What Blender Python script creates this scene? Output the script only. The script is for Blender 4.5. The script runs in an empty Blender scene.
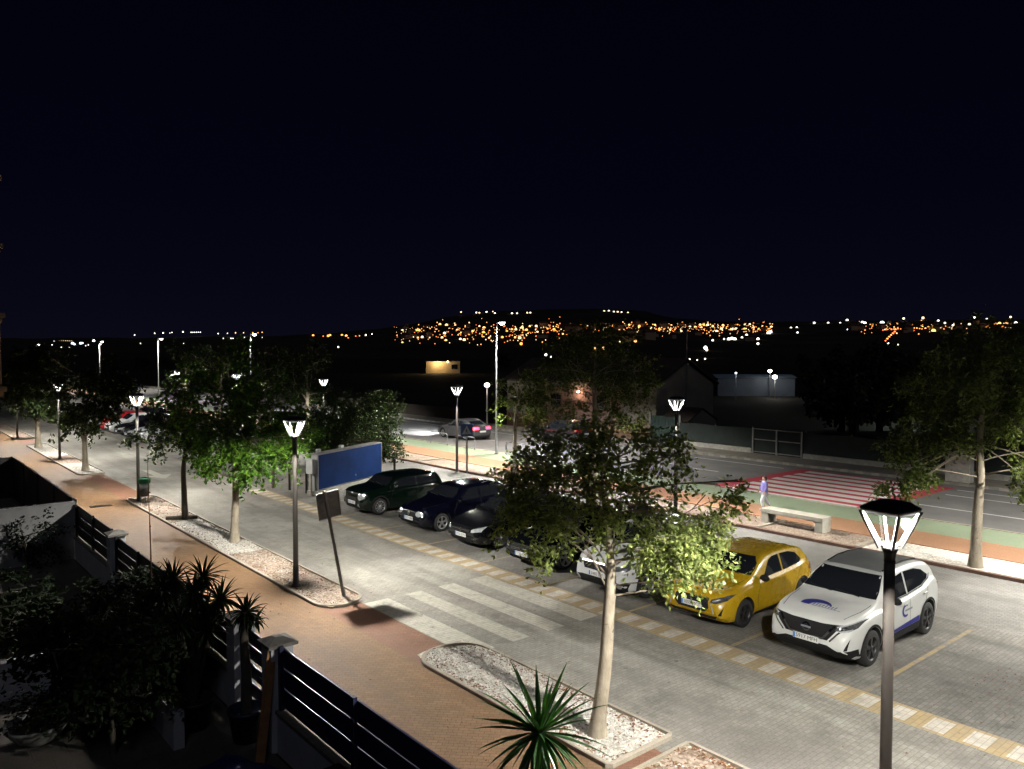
import bpy, bmesh, math, random
import numpy as np
from mathutils import Vector, Matrix
from mathutils.bvhtree import BVHTree
from mathutils.geometry import delaunay_2d_cdt

R = math.radians
random.seed(7)
scn = bpy.context.scene
col = scn.collection

# ------------------------------------------------------------------ camera
CAM_H = 6.0
PITCH = math.atan((384.5 - 353) / 781.0)
YAW = math.atan(652 / math.hypot(781, 31.5))
cam_d = bpy.data.cameras.new('camera')
cam_d.sensor_width = 36.0
cam_d.lens = 781 / 1024 * 36
cam_d.clip_start = 0.1
cam_d.clip_end = 12000
cam = bpy.data.objects.new('camera', cam_d)
cam.location = (0, 0, CAM_H)
cam.rotation_euler = (R(90) - PITCH, 0, -YAW)
col.objects.link(cam)
scn.camera = cam
RT = Vector((math.cos(YAW), -math.sin(YAW), 0))      # street-plan direction across the view
DP = Vector((math.sin(YAW), math.cos(YAW), 0))       # street-plan direction into the view

# ------------------------------------------------------------------ helpers
class MB:
    """collects vertices and faces for ONE mesh object"""
    def __init__(s):
        s.v = []; s.f = []; s.m = []; s.sm = []
    def add(s, vs, fs, m=0, smooth=False):
        o = len(s.v)
        s.v.extend([tuple(p) for p in vs])
        for f in fs:
            s.f.append(tuple(i + o for i in f)); s.m.append(m); s.sm.append(smooth)
    def box(s, c, d, m=0, rot=None, bev=0.0):
        x, y, z = d[0] / 2, d[1] / 2, d[2] / 2
        if bev <= 0:
            vs = [Vector((a * x, b * y, e * z)) for a in (-1, 1) for b in (-1, 1) for e in (-1, 1)]
            fs = [(0, 1, 3, 2), (4, 6, 7, 5), (0, 4, 5, 1), (2, 3, 7, 6), (0, 2, 6, 4), (1, 5, 7, 3)]
        else:
            bm = bmesh.new()
            bmesh.ops.create_cube(bm, size=1.0)
            for q in bm.verts:
                q.co = Vector((q.co.x * 2 * x, q.co.y * 2 * y, q.co.z * 2 * z))
            bmesh.ops.bevel(bm, geom=list(bm.edges), offset=bev, segments=2, affect='EDGES', profile=.5)
            bm.verts.index_update()
            vs = [q.co.copy() for q in bm.verts]; fs = [tuple(q.index for q in f.verts) for f in bm.faces]
            bm.free()
        if rot is not None:
            vs = [rot @ p for p in vs]
        s.add([(p[0] + c[0], p[1] + c[1], p[2] + c[2]) for p in vs], fs, m)
    def tube(s, pts, rad, n=8, m=0, cap=True, smooth=True):
        pts = [Vector(p) for p in pts]
        if not hasattr(rad, '__len__'):
            rad = [rad] * len(pts)
        vs = []; fs = []
        ref = Vector((0.13, 0.97, 0.2))
        for i, p in enumerate(pts):
            t = (pts[min(i + 1, len(pts) - 1)] - pts[max(i - 1, 0)]).normalized()
            if abs(t.dot(ref)) > .95:
                a = t.cross(Vector((1, 0, 0))).normalized()
            else:
                a = t.cross(ref).normalized()
            b = t.cross(a)
            for k in range(n):
                an = 2 * math.pi * k / n
                vs.append(p + (a * math.cos(an) + b * math.sin(an)) * rad[i])
        for i in range(len(pts) - 1):
            for k in range(n):
                fs.append((i * n + k, i * n + (k + 1) % n, (i + 1) * n + (k + 1) % n, (i + 1) * n + k))
        s.add(vs, fs, m, smooth)
        if cap:
            o = len(vs)
            s.add([vs[k] for k in range(n)], [tuple(range(n))[::-1]], m)
            s.add([vs[o - n + k] for k in range(n)], [tuple(range(n))], m)
    def lathe(s, prof, n=20, c=(0, 0, 0), m=0, axis='z', smooth=True, sup=None, ph=0.0):
        vs = []; fs = []
        for r, z in prof:
            for k in range(n):
                a = 2 * math.pi * k / n + ph
                ca, sa = math.cos(a), math.sin(a)
                if sup:
                    q = (abs(ca) ** sup + abs(sa) ** sup) ** (-1 / sup)
                else:
                    q = 1
                x, y = r * ca * q, r * sa * q
                if axis == 'z': p = (x, y, z)
                elif axis == 'y': p = (x, z, y)
                else: p = (z, x, y)
                vs.append((p[0] + c[0], p[1] + c[1], p[2] + c[2]))
        for i in range(len(prof) - 1):
            for k in range(n):
                fs.append((i * n + k, i * n + (k + 1) % n, (i + 1) * n + (k + 1) % n, (i + 1) * n + k))
        s.add(vs, fs, m, smooth)
    def quad(s, a, b, c, d, m=0):
        s.add([a, b, c, d], [(0, 1, 2, 3)], m)
    def sphere(s, c, r, m=0, seg=12, ring=8):
        rx, ry, rz = r if hasattr(r, '__len__') else (r, r, r)
        vs = []; fs = []
        for i in range(ring + 1):
            th = math.pi * i / ring
            for k in range(seg):
                a = 2 * math.pi * k / seg
                vs.append((c[0] + rx * math.sin(th) * math.cos(a), c[1] + ry * math.sin(th) * math.sin(a), c[2] + rz * math.cos(th)))
        for i in range(ring):
            for k in range(seg):
                fs.append((i * seg + k, (i + 1) * seg + k, (i + 1) * seg + (k + 1) % seg, i * seg + (k + 1) % seg))
        s.add(vs, fs, m, True)
    def build(s, name, mats, parent=None, loc=None):
        me = bpy.data.meshes.new(name)
        me.from_pydata(s.v, [], s.f)
        if not isinstance(mats, (list, tuple)):
            mats = [mats]
        for q in mats:
            me.materials.append(q)
        me.polygons.foreach_set('material_index', s.m)
        me.polygons.foreach_set('use_smooth', s.sm)
        me.update()
        o = bpy.data.objects.new(name, me)
        col.objects.link(o)
        if parent is not None:
            o.parent = parent
        if loc is not None:
            o.location = loc
        return o

def tag(o, label, cat, group=None):
    o['label'] = label; o['category'] = cat
    if group:
        o['group'] = group
    return o

def thing(name, label, cat, loc=(0, 0, 0), rz=0.0, group=None):
    o = bpy.data.objects.new(name, None)
    o.empty_display_size = .2
    o.location = loc; o.rotation_euler = (0, 0, rz)
    col.objects.link(o)
    return tag(o, label, cat, group)

def struct(o):
    o['kind'] = 'structure'
    return o

def dup(root, loc, rz=0.0, label=None, group=None, scale=1.0):
    r = root.copy(); col.objects.link(r); r.location = loc; r.rotation_euler = (0, 0, rz); r.scale = (scale,) * 3
    if label: r['label'] = label
    if group: r['group'] = group
    for ch in list(root.children):
        c = ch.copy(); col.objects.link(c); c.parent = r
        for g in ch.children:
            d = g.copy(); col.objects.link(d); d.parent = c
    return r

_txt = {}
def text_mesh(body, size):
    """vertices / faces of flat lettering in the x-y plane, centred"""
    cu = bpy.data.curves.new('lettering', 'FONT')
    cu.body = body; cu.size = size; cu.align_x = 'CENTER'; cu.align_y = 'CENTER'; cu.resolution_u = 2
    o = bpy.data.objects.new('lettering', cu)
    col.objects.link(o)
    dg = bpy.context.evaluated_depsgraph_get()
    me = bpy.data.meshes.new_from_object(o.evaluated_get(dg))
    vs = [v.co.copy() for v in me.vertices]; fs = [tuple(p.vertices) for p in me.polygons]
    bpy.data.objects.remove(o); bpy.data.curves.remove(cu); bpy.data.meshes.remove(me)
    return vs, fs

# ------------------------------------------------------------------ materials
class NT:
    def __init__(s, name):
        s.mat = bpy.data.materials.new(name); s.mat.use_nodes = True
        s.t = s.mat.node_tree; s.n = s.t.nodes
        s.b = s.n['Principled BSDF']; s.out = s.n['Material Output']
    def node(s, k, **kw):
        q = s.n.new(k)
        for a, v in kw.items():
            setattr(q, a, v)
        return q
    def link(s, a, b):
        s.t.links.new(a, b)
    def coord(s, scale=(1, 1, 1), rot=(0, 0, 0), loc=(0, 0, 0)):
        tc = s.node('ShaderNodeTexCoord'); mp = s.node('ShaderNodeMapping')
        mp.inputs['Scale'].default_value = scale; mp.inputs['Rotation'].default_value = rot; mp.inputs['Location'].default_value = loc
        s.link(tc.outputs['Object'], mp.inputs['Vector'])
        return mp.outputs['Vector']
    def noise(s, scale, detail=4, rough=.55, vec=None, dist=0):
        q = s.node('ShaderNodeTexNoise')
        q.inputs['Scale'].default_value = scale; q.inputs['Detail'].default_value = detail
        q.inputs['Roughness'].default_value = rough; q.inputs['Distortion'].default_value = dist
        s.link(vec if vec is not None else s.coord(), q.inputs['Vector'])
        return q.outputs['Fac']
    def ramp(s, fac, stops):
        q = s.node('ShaderNodeValToRGB')
        e = q.color_ramp.elements
        while len(e) < len(stops):
            e.new(.5)
        for el, (p, c) in zip(e, stops):
            el.position = p; el.color = c if len(c) == 4 else (*c, 1)
        s.link(fac, q.inputs['Fac'])
        return q.outputs['Color']
    def mix(s, fac, a, b, mode='MIX'):
        q = s.node('ShaderNodeMix', data_type='RGBA', blend_type=mode)
        for sock, val in ((q.inputs[0], fac), (q.inputs[6], a), (q.inputs[7], b)):
            if hasattr(val, 'is_linked') or hasattr(val, 'links'):
                s.link(val, sock)
            elif hasattr(val, '__len__'):
                sock.default_value = val if len(val) == 4 else (*val, 1)
            else:
                sock.default_value = val
        return q.outputs[2]
    def math(s, op, a, b=0.0):
        q = s.node('ShaderNodeMath', operation=op)
        for i, val in enumerate((a, b)):
            if hasattr(val, 'links'):
                s.link(val, q.inputs[i])
            else:
                q.inputs[i].default_value = val
        return q.outputs[0]
    def bump(s, h, strength=.3, dist=.02):
        q = s.node('ShaderNodeBump')
        q.inputs['Strength'].default_value = strength; q.inputs['Distance'].default_value = dist
        s.link(h, q.inputs['Height']); s.link(q.outputs['Normal'], s.b.inputs['Normal'])
    def base(s, c):
        if hasattr(c, 'links'):
            s.link(c, s.b.inputs['Base Color'])
        else:
            s.b.inputs['Base Color'].default_value = (*c, 1)
    def set(s, **kw):
        for k, v in kw.items():
            s.b.inputs[k.replace('_', ' ')].default_value = v
        return s

def plain(name, c, rough=.6, metal=0.0, var=.18, scale=6.0, coat=0.0, bump=0.0, spec=.5):
    """a base colour that is mottled by noise, with optional grain"""
    t = NT(name)
    n = t.noise(scale, 5)
    lo = tuple(x * (1 - var) for x in c); hi = tuple(min(1, x * (1 + var)) for x in c)
    t.base(t.ramp(n, [(.3, lo), (.7, hi)]))
    t.set(Roughness=rough, Metallic=metal, Coat_Weight=coat, Specular_IOR_Level=spec)
    if bump:
        t.bump(t.noise(scale * 9, 4), bump, .01)
    return t.mat

def emit(name, c, strength, sampling=True):
    t = NT(name)
    t.base((0.02, 0.02, 0.02))
    t.b.inputs['Emission Color'].default_value = (*c, 1)
    t.b.inputs['Emission Strength'].default_value = strength
    if not sampling:
        t.mat.cycles.emission_sampling = 'NONE'
    return t.mat

def paver(name, c1, c2, mortar, bw, bh, rot=0.0, dirt=(.12, .11, .1), dirt_amt=.55, rough=.75, bump=.35):
    t = NT(name)
    vec = t.coord(rot=(0, 0, rot))
    q = t.node('ShaderNodeTexBrick', offset=.5)
    q.inputs['Scale'].default_value = 1.0
    q.inputs['Brick Width'].default_value = bw; q.inputs['Row Height'].default_value = bh
    q.inputs['Mortar Size'].default_value = .007; q.inputs['Mortar Smooth'].default_value = .3
    q.inputs['Bias'].default_value = -.1
    q.inputs['Color1'].default_value = (*c1, 1); q.inputs['Color2'].default_value = (*c2, 1); q.inputs['Mortar'].default_value = (*mortar, 1)
    t.link(vec, q.inputs['Vector'])
    big = t.noise(.22, 5, .6)
    mid = t.noise(1.7, 6, .65, dist=.6)
    fine = t.noise(26, 4, .7)
    col_ = t.mix(t.math('MULTIPLY', t.ramp(big, [(.42, (0, 0, 0)), (.68, (1, 1, 1))]), dirt_amt), q.outputs['Color'], dirt)
    col_ = t.mix(t.math('MULTIPLY', t.ramp(mid, [(.5, (0, 0, 0)), (.75, (1, 1, 1))]), dirt_amt * .8), col_, dirt)
    col_ = t.mix(.55, col_, t.ramp(fine, [(.3, (.55, .55, .55)), (.7, (1.25, 1.25, 1.25))]), 'MULTIPLY')
    trk = t.noise(1.0, 4, .6, t.coord(scale=(1.5, .09, 1)))
    col_ = t.mix(t.math('MULTIPLY', t.ramp(trk, [(.47, (0, 0, 0)), (.66, (1, 1, 1))]), dirt_amt * .7), col_, dirt)
    lite = t.noise(.5, 3, .5, t.coord(scale=(1.2, .25, 1), loc=(7, 3, 0)))
    col_ = t.mix(t.ramp(lite, [(.5, (0, 0, 0)), (.75, (.45, .45, .45))]), col_, (1.25, 1.22, 1.15), 'MULTIPLY')
    spots = t.noise(3.1, 3, .8)
    col_ = t.mix(t.ramp(spots, [(.66, (0, 0, 0)), (.74, (.75, .75, .75))]), col_, (.06, .055, .05))
    oil = t.noise(.55, 6, .75, t.coord(loc=(3, 9, 0)))
    col_ = t.mix(t.ramp(oil, [(.58, (0, 0, 0)), (.72, (.65, .65, .65))]), col_, tuple(x * .6 for x in dirt))
    t.base(col_)
    t.set(Roughness=rough, Specular_IOR_Level=.35)
    h = t.math('ADD', t.math('MULTIPLY', q.outputs['Fac'], -1.0), t.math('MULTIPLY', fine, .35))
    t.bump(h, bump, .012)
    return t.mat

M = {}
M['road'] = paver('grey_pavers', (.31, .299, .262), (.385, .37, .325), (.23, .22, .193), .17, .085, dirt_amt=.75, bump=.25)
M['lane'] = paver('grey_lane_pavers', (.24, .235, .22), (.3, .29, .27), (.16, .155, .145), .17, .085, rot=R(90), bump=.25)
M['bay'] = paver('bay_pavers', (.215, .207, .185), (.28, .27, .242), (.155, .149, .133), .17, .085, dirt_amt=.75, dirt=(.08, .075, .068), bump=.25)
M['walk'] = paver('orange_brick_paving', (.225, .128, .062), (.285, .168, .086), (.15, .087, .046), .17, .085, rot=R(45), dirt=(.13, .09, .06), dirt_amt=.5)
M['walk_red'] = paver('red_brick_paving', (.215, .1, .062), (.265, .13, .08), (.14, .072, .05), .17, .085, rot=R(45), dirt=(.17, .1, .07), dirt_amt=.5)
M['far_walk'] = paver('pale_paving', (.3, .28, .24), (.36, .34, .3), (.2, .19, .17), .4, .4, dirt=(.16, .14, .11))

def strip_mat():
    """crossing band: white and ochre blocks in turn along the street"""
    t = NT('band_pavers')
    tc = t.node('ShaderNodeTexCoord'); sp = t.node('ShaderNodeSeparateXYZ')
    t.link(tc.outputs['Object'], sp.inputs[0])
    w = t.math('FRACT', t.math('DIVIDE', t.math('SUBTRACT', sp.outputs['Y'], .115 - 1.2 * 40), .6))
    k = t.math('MULTIPLY', t.math('LESS_THAN', w, .54), t.math('MULTIPLY', t.math('GREATER_THAN', sp.outputs['X'], 12.945), t.math('LESS_THAN', sp.outputs['X'], 13.45)))
    br = t.node('ShaderNodeTexBrick', offset=.5)
    br.inputs['Scale'].default_value = 1; br.inputs['Brick Width'].default_value = .2; br.inputs['Row Height'].default_value = .1
    br.inputs['Mortar Size'].default_value = .006
    br.inputs['Color1'].default_value = (1, 1, 1, 1); br.inputs['Color2'].default_value = (.84, .84, .84, 1); br.inputs['Mortar'].default_value = (.5, .5, .5, 1)
    t.link(t.coord(), br.inputs['Vector'])
    c = t.mix(k, (.44, .33, .17), (.6, .56, .49))
    c = t.mix(.8, c, br.outputs['Color'], 'MULTIPLY')
    n = t.noise(2.3, 6, .7)
    c = t.mix(t.ramp(n, [(.42, (0, 0, 0)), (.75, (.8, .8, .8))]), c, (.25, .22, .17))
    sp2 = t.noise(9, 3, .8)
    c = t.mix(t.ramp(sp2, [(.66, (0, 0, 0)), (.74, (.6, .6, .6))]), c, (.12, .1, .08))
    t.base(c); t.set(Roughness=.75)
    t.bump(br.outputs['Fac'], -.25, .01)
    return t.mat
M['band'] = strip_mat()

def worn_paint(name, c, under, amount=.5, scale=3.0):
    t = NT(name)
    br = t.node('ShaderNodeTexBrick', offset=.5)
    br.inputs['Scale'].default_value = 1; br.inputs['Brick Width'].default_value = .21; br.inputs['Row Height'].default_value = .105
    br.inputs['Mortar Size'].default_value = .007
    br.inputs['Color1'].default_value = (1, 1, 1, 1); br.inputs['Color2'].default_value = (.86, .86, .86, 1); br.inputs['Mortar'].default_value = (.55, .55, .55, 1)
    t.link(t.coord(), br.inputs['Vector'])
    n = t.noise(scale, 7, .75, dist=.4)
    cc = t.mix(t.ramp(n, [(amount, (0, 0, 0)), (amount + .18, (1, 1, 1))]), c, under)
    cc = t.mix(.75, cc, br.outputs['Color'], 'MULTIPLY')
    t.base(cc); t.set(Roughness=.7)
    return t.mat
M['zebra'] = worn_paint('worn_cream_paint', (.52, .5, .425), (.35, .34, .3), .47)
M['bay_line'] = worn_paint('worn_yellow_paint', (.38, .28, .12), (.22, .205, .175), .42)

def smooth_ground(name, c1, c2, fine=40, bump=.15, big=.4):
    t = NT(name)
    a = t.noise(big, 5, .6); b = t.noise(fine, 4, .7)
    cc = t.ramp(a, [(.35, c1), (.68, c2)])
    cc = t.mix(.6, cc, t.ramp(b, [(.3, (.6, .6, .6)), (.7, (1.2, 1.2, 1.2))]), 'MULTIPLY')
    t.base(cc); t.set(Roughness=.85, Specular_IOR_Level=.3)
    t.bump(b, bump, .01)
    return t.mat
M['asphalt'] = smooth_ground('asphalt', (.16, .157, .152), (.23, .226, .216), 60)
M['terracotta'] = smooth_ground('terracotta_path', (.34, .185, .105), (.4, .22, .13), 30)
M['green_lane'] = smooth_ground('green_cycle_lane', (.23, .29, .19), (.28, .34, .23), 40)
M['red_paint'] = smooth_ground('red_road_paint', (.46, .05, .075), (.54, .08, .1), 40)
M['white_paint'] = smooth_ground('white_road_paint', (.62, .6, .57), (.78, .76, .72), 30, .1, 1.2)
M['field'] = smooth_ground('dark_field', (.02, .02, .014), (.04, .036, .024), 3, .5, .05)
M['hill'] = smooth_ground('hill_ground', (.045, .035, .025), (.1, .07, .045), .03, .0, .004)
M['kerb'] = smooth_ground('concrete_kerb', (.33, .29, .23), (.43, .38, .31), 50, .3, 2)
M['kerb_dark'] = smooth_ground('reddish_kerb', (.14, .08, .06), (.22, .14, .11), 50, .3, 2)
M['patio'] = paver('patio_tiles', (.1, .088, .075), (.13, .112, .095), (.07, .06, .055), .45, .45)

def gravel_mat(name, a, b, c, amt):
    t = NT(name)
    vo = t.node('ShaderNodeTexVoronoi'); vo.inputs['Scale'].default_value = 22
    t.link(t.coord(), vo.inputs['Vector'])
    cc = t.ramp(vo.outputs['Color'], [(.25, a), (.75, b)])
    n = t.noise(1.6, 6, .75)
    n2 = t.noise(14, 4, .7)
    cc = t.mix(t.math('MULTIPLY', t.ramp(n, [(amt, (0, 0, 0)), (amt + .2, (1, 1, 1))]), t.ramp(n2, [(.35, (.3, .3, .3)), (.6, (1, 1, 1))])), cc, c)
    t.base(cc); t.set(Roughness=.9)
    t.bump(vo.outputs['Distance'], -.8, .04)
    return t.mat
M['gravel_white'] = gravel_mat('white_gravel', (.4, .375, .325), (.7, .67, .6), (.17, .12, .08), .54)
M['gravel_brown'] = gravel_mat('brown_gravel', (.2, .15, .11), (.42, .34, .27), (.1, .06, .04), .48)
M['pebble'] = plain('pale_pebble', (.6, .58, .53), .9, var=.3, scale=30)
M['dead_leaf'] = plain('dead_leaf', (.22, .1, .045), .8, var=.4, scale=20)

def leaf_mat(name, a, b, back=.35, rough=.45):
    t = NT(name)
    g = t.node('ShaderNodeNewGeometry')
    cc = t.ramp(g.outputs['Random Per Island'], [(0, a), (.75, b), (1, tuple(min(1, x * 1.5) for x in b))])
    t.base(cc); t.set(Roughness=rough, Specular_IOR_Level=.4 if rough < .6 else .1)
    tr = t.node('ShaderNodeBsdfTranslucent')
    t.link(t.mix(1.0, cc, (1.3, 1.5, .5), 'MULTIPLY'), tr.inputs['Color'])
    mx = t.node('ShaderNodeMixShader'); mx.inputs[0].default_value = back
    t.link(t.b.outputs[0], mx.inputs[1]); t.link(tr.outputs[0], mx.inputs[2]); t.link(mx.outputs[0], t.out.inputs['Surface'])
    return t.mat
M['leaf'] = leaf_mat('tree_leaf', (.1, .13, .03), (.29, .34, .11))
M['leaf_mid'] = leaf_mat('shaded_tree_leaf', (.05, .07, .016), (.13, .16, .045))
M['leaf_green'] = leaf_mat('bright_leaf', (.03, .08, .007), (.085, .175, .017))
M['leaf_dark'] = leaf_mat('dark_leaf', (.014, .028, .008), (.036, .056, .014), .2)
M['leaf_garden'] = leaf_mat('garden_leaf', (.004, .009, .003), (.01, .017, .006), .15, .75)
M['blade'] = leaf_mat('yucca_blade', (.02, .065, .02), (.05, .13, .035), .15, .35)
M['flower'] = plain('cream_flower', (.45, .42, .33), .7)

def bark_mat(name, a, b):
    t = NT(name)
    vec = t.coord(scale=(1, 1, .35))
    n = t.noise(14, 6, .7, vec); n2 = t.noise(2.5, 4, .6)
    cc = t.ramp(n, [(.3, a), (.7, b)])
    sp = t.noise(7, 2, .5)
    cc = t.mix(t.ramp(sp, [(.66, (0, 0, 0)), (.72, (.8, .8, .8))]), cc, tuple(x * .3 for x in a))
    cc = t.mix(.5, cc, t.ramp(n2, [(.35, (.6, .6, .6)), (.65, (1.1, 1.1, 1.1))]), 'MULTIPLY')
    t.base(cc); t.set(Roughness=.85); t.bump(n, .5, .02)
    return t.mat
M['bark'] = bark_mat('pale_bark', (.3, .25, .18), (.46, .4, .31))
M['bark_mid'] = bark_mat('mid_bark', (.2, .165, .12), (.33, .285, .215))
M['bark_dark'] = bark_mat('dark_bark', (.05, .04, .03), (.1, .08, .06))

M['pole'] = plain('lamp_pole_paint', (.056, .047, .04), .6, .0, .12, 5)
M['pole_grey'] = plain('galvanised_steel', (.34, .34, .34), .4, .7, .15, 5)
M['black_metal'] = plain('black_metal', (.02, .02, .021), .4, .3, .2, 8)
M['led'] = emit('lit_led_strip', (1, .985, .93), 6)
M['led_far'] = emit('lit_road_lamp', (1, .98, .93), 25)
def clear_mat():
    t = NT('lamp_glass')
    tr = t.node('ShaderNodeBsdfTransparent'); gl = t.node('ShaderNodeBsdfGlossy'); gl.inputs['Roughness'].default_value = .05
    fr = t.node('ShaderNodeFresnel'); fr.inputs['IOR'].default_value = 1.12
    mx = t.node('ShaderNodeMixShader')
    tr.inputs['Color'].default_value = (.93, .94, .94, 1)
    t.link(fr.outputs[0], mx.inputs[0]); t.link(tr.outputs[0], mx.inputs[1]); t.link(gl.outputs[0], mx.inputs[2])
    t.link(mx.outputs[0], t.out.inputs['Surface'])
    return t.mat
M['lamp_glass'] = clear_mat()
M['white_wall'] = plain('white_render', (.4, .4, .43), .85, var=.12, scale=2, bump=.15)
M['pillar_cap'] = plain('pillar_cap', (.13, .122, .11), .8, var=.25, scale=9, bump=.2)
M['coping'] = plain('wall_coping', (.16, .14, .12), .8, var=.25, scale=9)
M['slat'] = plain('navy_slat', (.016, .02, .055), .45, .2, .2, 5)
M['slat_black'] = plain('black_slat', (.012, .012, .012), .5, .2, .2, 5)
M['wood'] = plain('old_plank', (.26, .12, .045), .7, var=.3, scale=8)
M['log'] = plain('old_log', (.1, .085, .065), .9, var=.4, scale=8)
M['party_wall'] = plain('grey_white_render', (.22, .22, .22), .85, var=.15, scale=2, bump=.15)
M['road_pole'] = plain('road_lamp_steel', (.16, .16, .16), .5, .4, .15, 5)
M['concrete'] = plain('concrete', (.36, .35, .31), .85, var=.2, scale=5, bump=.25)
M['bench'] = plain('bench_concrete', (.42, .4, .34), .85, var=.15, scale=5, bump=.2)
M['blue_panel'] = plain('blue_panel', (.002, .02, .095), .8, spec=.08, var=.25, scale=1.2)
M['grey_panel'] = plain('pale_grey_metal', (.38, .38, .37), .5, .1, .12, 4)
M['white_box'] = plain('white_plastic', (.62, .62, .6), .5, var=.08)
M['green_bin'] = plain('green_bin_plastic', (.015, .14, .06), .5, var=.15)
M['bin_grey'] = plain('bin_grey', (.3, .3, .28), .5, .3, .15)
M['sign_back'] = plain('sign_back', (.4, .385, .345), .55, .1, .2, 7)
M['sign_blue'] = plain('sign_blue', (.05, .09, .22), .4, var=.1)
M['sign_white'] = plain('sign_white', (.6, .6, .6), .4, var=.05)
M['pot_black'] = plain('black_pot', (.02, .02, .02), .6)
M['pot_blue'] = plain('dark_blue_pot', (.02, .03, .06), .5)
M['pot_white'] = plain('white_bowl', (.22, .22, .2), .7)
M['soil'] = plain('soil', (.03, .022, .016), .95, var=.4, scale=20)
M['tarp'] = plain('blue_tarp', (.01, .02, .16), .45, var=.3, scale=4)
M['tarp_dark'] = plain('dark_screen_fabric', (.025, .035, .033), .9, var=.2, scale=1.5)
M['gate_green'] = plain('dark_green_gate', (.008, .026, .023), .6, var=.2)
M['ware_wall'] = plain('warehouse_render', (.2, .185, .155), .9, var=.2, scale=.5)
M['ware_base'] = plain('brown_base_course', (.16, .1, .06), .9, var=.3, scale=1)
M['pink_wall'] = plain('pink_render', (.3, .21, .175), .9, var=.15, scale=.8)
M['roof'] = plain('dark_roof', (.06, .045, .035), .9, var=.3, scale=2)
M['cream_wall'] = plain('cream_house_wall', (.55, .42, .25), .9, var=.15, scale=.5)
M['shed_wall'] = plain('pale_shed_wall', (.14, .17, .22), .8, var=.2, scale=.3)
M['glass'] = NT('dark_window_glass').set(Roughness=.05, Specular_IOR_Level=.6).mat
M['glass'].node_tree.nodes['Principled BSDF'].inputs['Base Color'].default_value = (.012, .014, .018, 1)
M['house_wall'] = plain('beige_facade', (.5, .33, .17), .85, var=.15, scale=2)
M['town_wall'] = plain('town_house_wall', (.5, .36, .24), .9, var=.2, scale=.05)
M['town_roof'] = plain('town_house_roof', (.14, .07, .045), .9, var=.2, scale=.05)
# ------------------------------------------------------------------ setting
def sheet(name, x0, x1, y0, y1, z, mat, side=0.0):
    mb = MB()
    mb.quad((x0, y0, z), (x1, y0, z), (x1, y1, z), (x0, y1, z))
    if side:
        for a, b in (((x0, y0), (x0, y1)), ((x1, y1), (x1, y0)), ((x1, y0), (x0, y0)), ((x0, y1), (x1, y1))):
            mb.quad((*a, z), (*b, z), (*b, z - side), (*a, z - side))
    return struct(mb.build(name, mat))

Y0, Y1 = -12, 240
sheet('ground', -6000, 6000, -3000, 9000, -.03, M['field'])
sheet('pavement', 4.86, 8.15, Y0, Y1, 0, M['walk'])
sheet('pavement_edge', 8.15, 9.1, Y0, Y1, 0, M['walk_red'])
sheet('road', 9.1, 12.86, Y0, Y1, 0, M['road'])
sheet('road_band', 12.86, 13.54, Y0, 33.5, 0, M['band'])
sheet('road_edge', 12.86, 13.54, 33.5, Y1, 0, M['road'])
sheet('parking_bays', 13.54, 18.7, Y0, Y1, 0, M['bay'])
sheet('parking_lane', 18.7, 23.12, Y0, Y1, 0, M['lane'])
sheet('far_kerb', 23.12, 23.27, Y0, Y1, .09, M['kerb_dark'], .12)
sheet('planting_strip', 23.27, 25.0, Y0, Y1, .06, M['gravel_brown'])
sheet('footpath', 25.0, 26.9, Y0, Y1, .085, M['terracotta'], .12)
sheet('cycle_path', 26.9, 29.0, Y0, Y1, .08, M['green_lane'], .12)
sheet('cycle_path_kerb', 29.0, 29.14, Y0, Y1, .1, M['kerb'], .13)
sheet('main_road', 29.14, 38.0, Y0, Y1, 0, M['asphalt'])
sheet('far_pavement', 38.0, 40.3, Y0, Y1, .13, M['far_walk'], .16)
sheet('verge_ground', 40.3, 41.2, Y0, Y1, .0, M['field'])
sheet('patio', -9, 4.6, 1.5, 25.45, .02, M['patio'])
sheet('neighbour_yard', -9, 4.6, 25.7, 38, .015, M['patio'])
# white gravel beds of the far planting strip, split by concrete edgings
for a, b in ((-8, 11.3), (20.5, 23.0), (47, 60)):
    sheet('gravel_bed', 23.27, 24.98, a, b, .066, M['gravel_white'])
mb = MB()
for y in (11.45, 14.9, 20.3, 29.5, 36, 46.8, 60.2):
    mb.box((24.13, y, .05), (1.7, .14, .12))
struct(mb.build('strip_kerb', M['kerb']))
# road markings (sheets 4 mm up)
mb = MB()
for a, b in ((9.12, 9.78), (10.27, 10.73), (11.26, 11.74), (12.24, 12.82)):
    mb.quad((a, 12.27, .004), (b, 12.27, .004), (b, 16.45, .004), (a, 16.45, .004))
struct(mb.build('zebra_markings', M['zebra']))
mb = MB()
for k in range(-2, 22):
    y = 6.45 + 2.78 * k
    mb.quad((13.56, y - .045, .004), (18.4, y - .045, .004), (18.4, y + .045, .004), (13.56, y + .045, .004))
struct(mb.build('bay_markings', M['bay_line']))
mb = MB()
mb.quad((29.2, 13.9, .004), (37.2, 13.9, .004), (37.2, 21.3, .004), (29.2, 21.3, .004))
struct(mb.build('red_crossing_markings', M['red_paint']))
mb = MB()
for k in range(8):
    x = 29.3 + k * 1.0
    mb.quad((x, 14.6, .008), (x + .56, 14.6, .008), (x + .56, 20.6, .008), (x, 20.6, .008))
struct(mb.build('white_crossing_markings', M['white_paint']))
mb = MB()
def rl(x, a, b, w=.12):
    mb.quad((x - w / 2, a, .004), (x + w / 2, a, .004), (x + w / 2, b, .004), (x - w / 2, b, .004))
rl(36.75, Y0, 13.6); rl(35.2, Y0, 13.5); rl(32.1, Y0, 13.3); rl(36.75, 22, Y1)
for k in range(30):
    rl(33.2, 23.5 + k * 4.5, 25.6 + k * 4.5)
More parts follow.
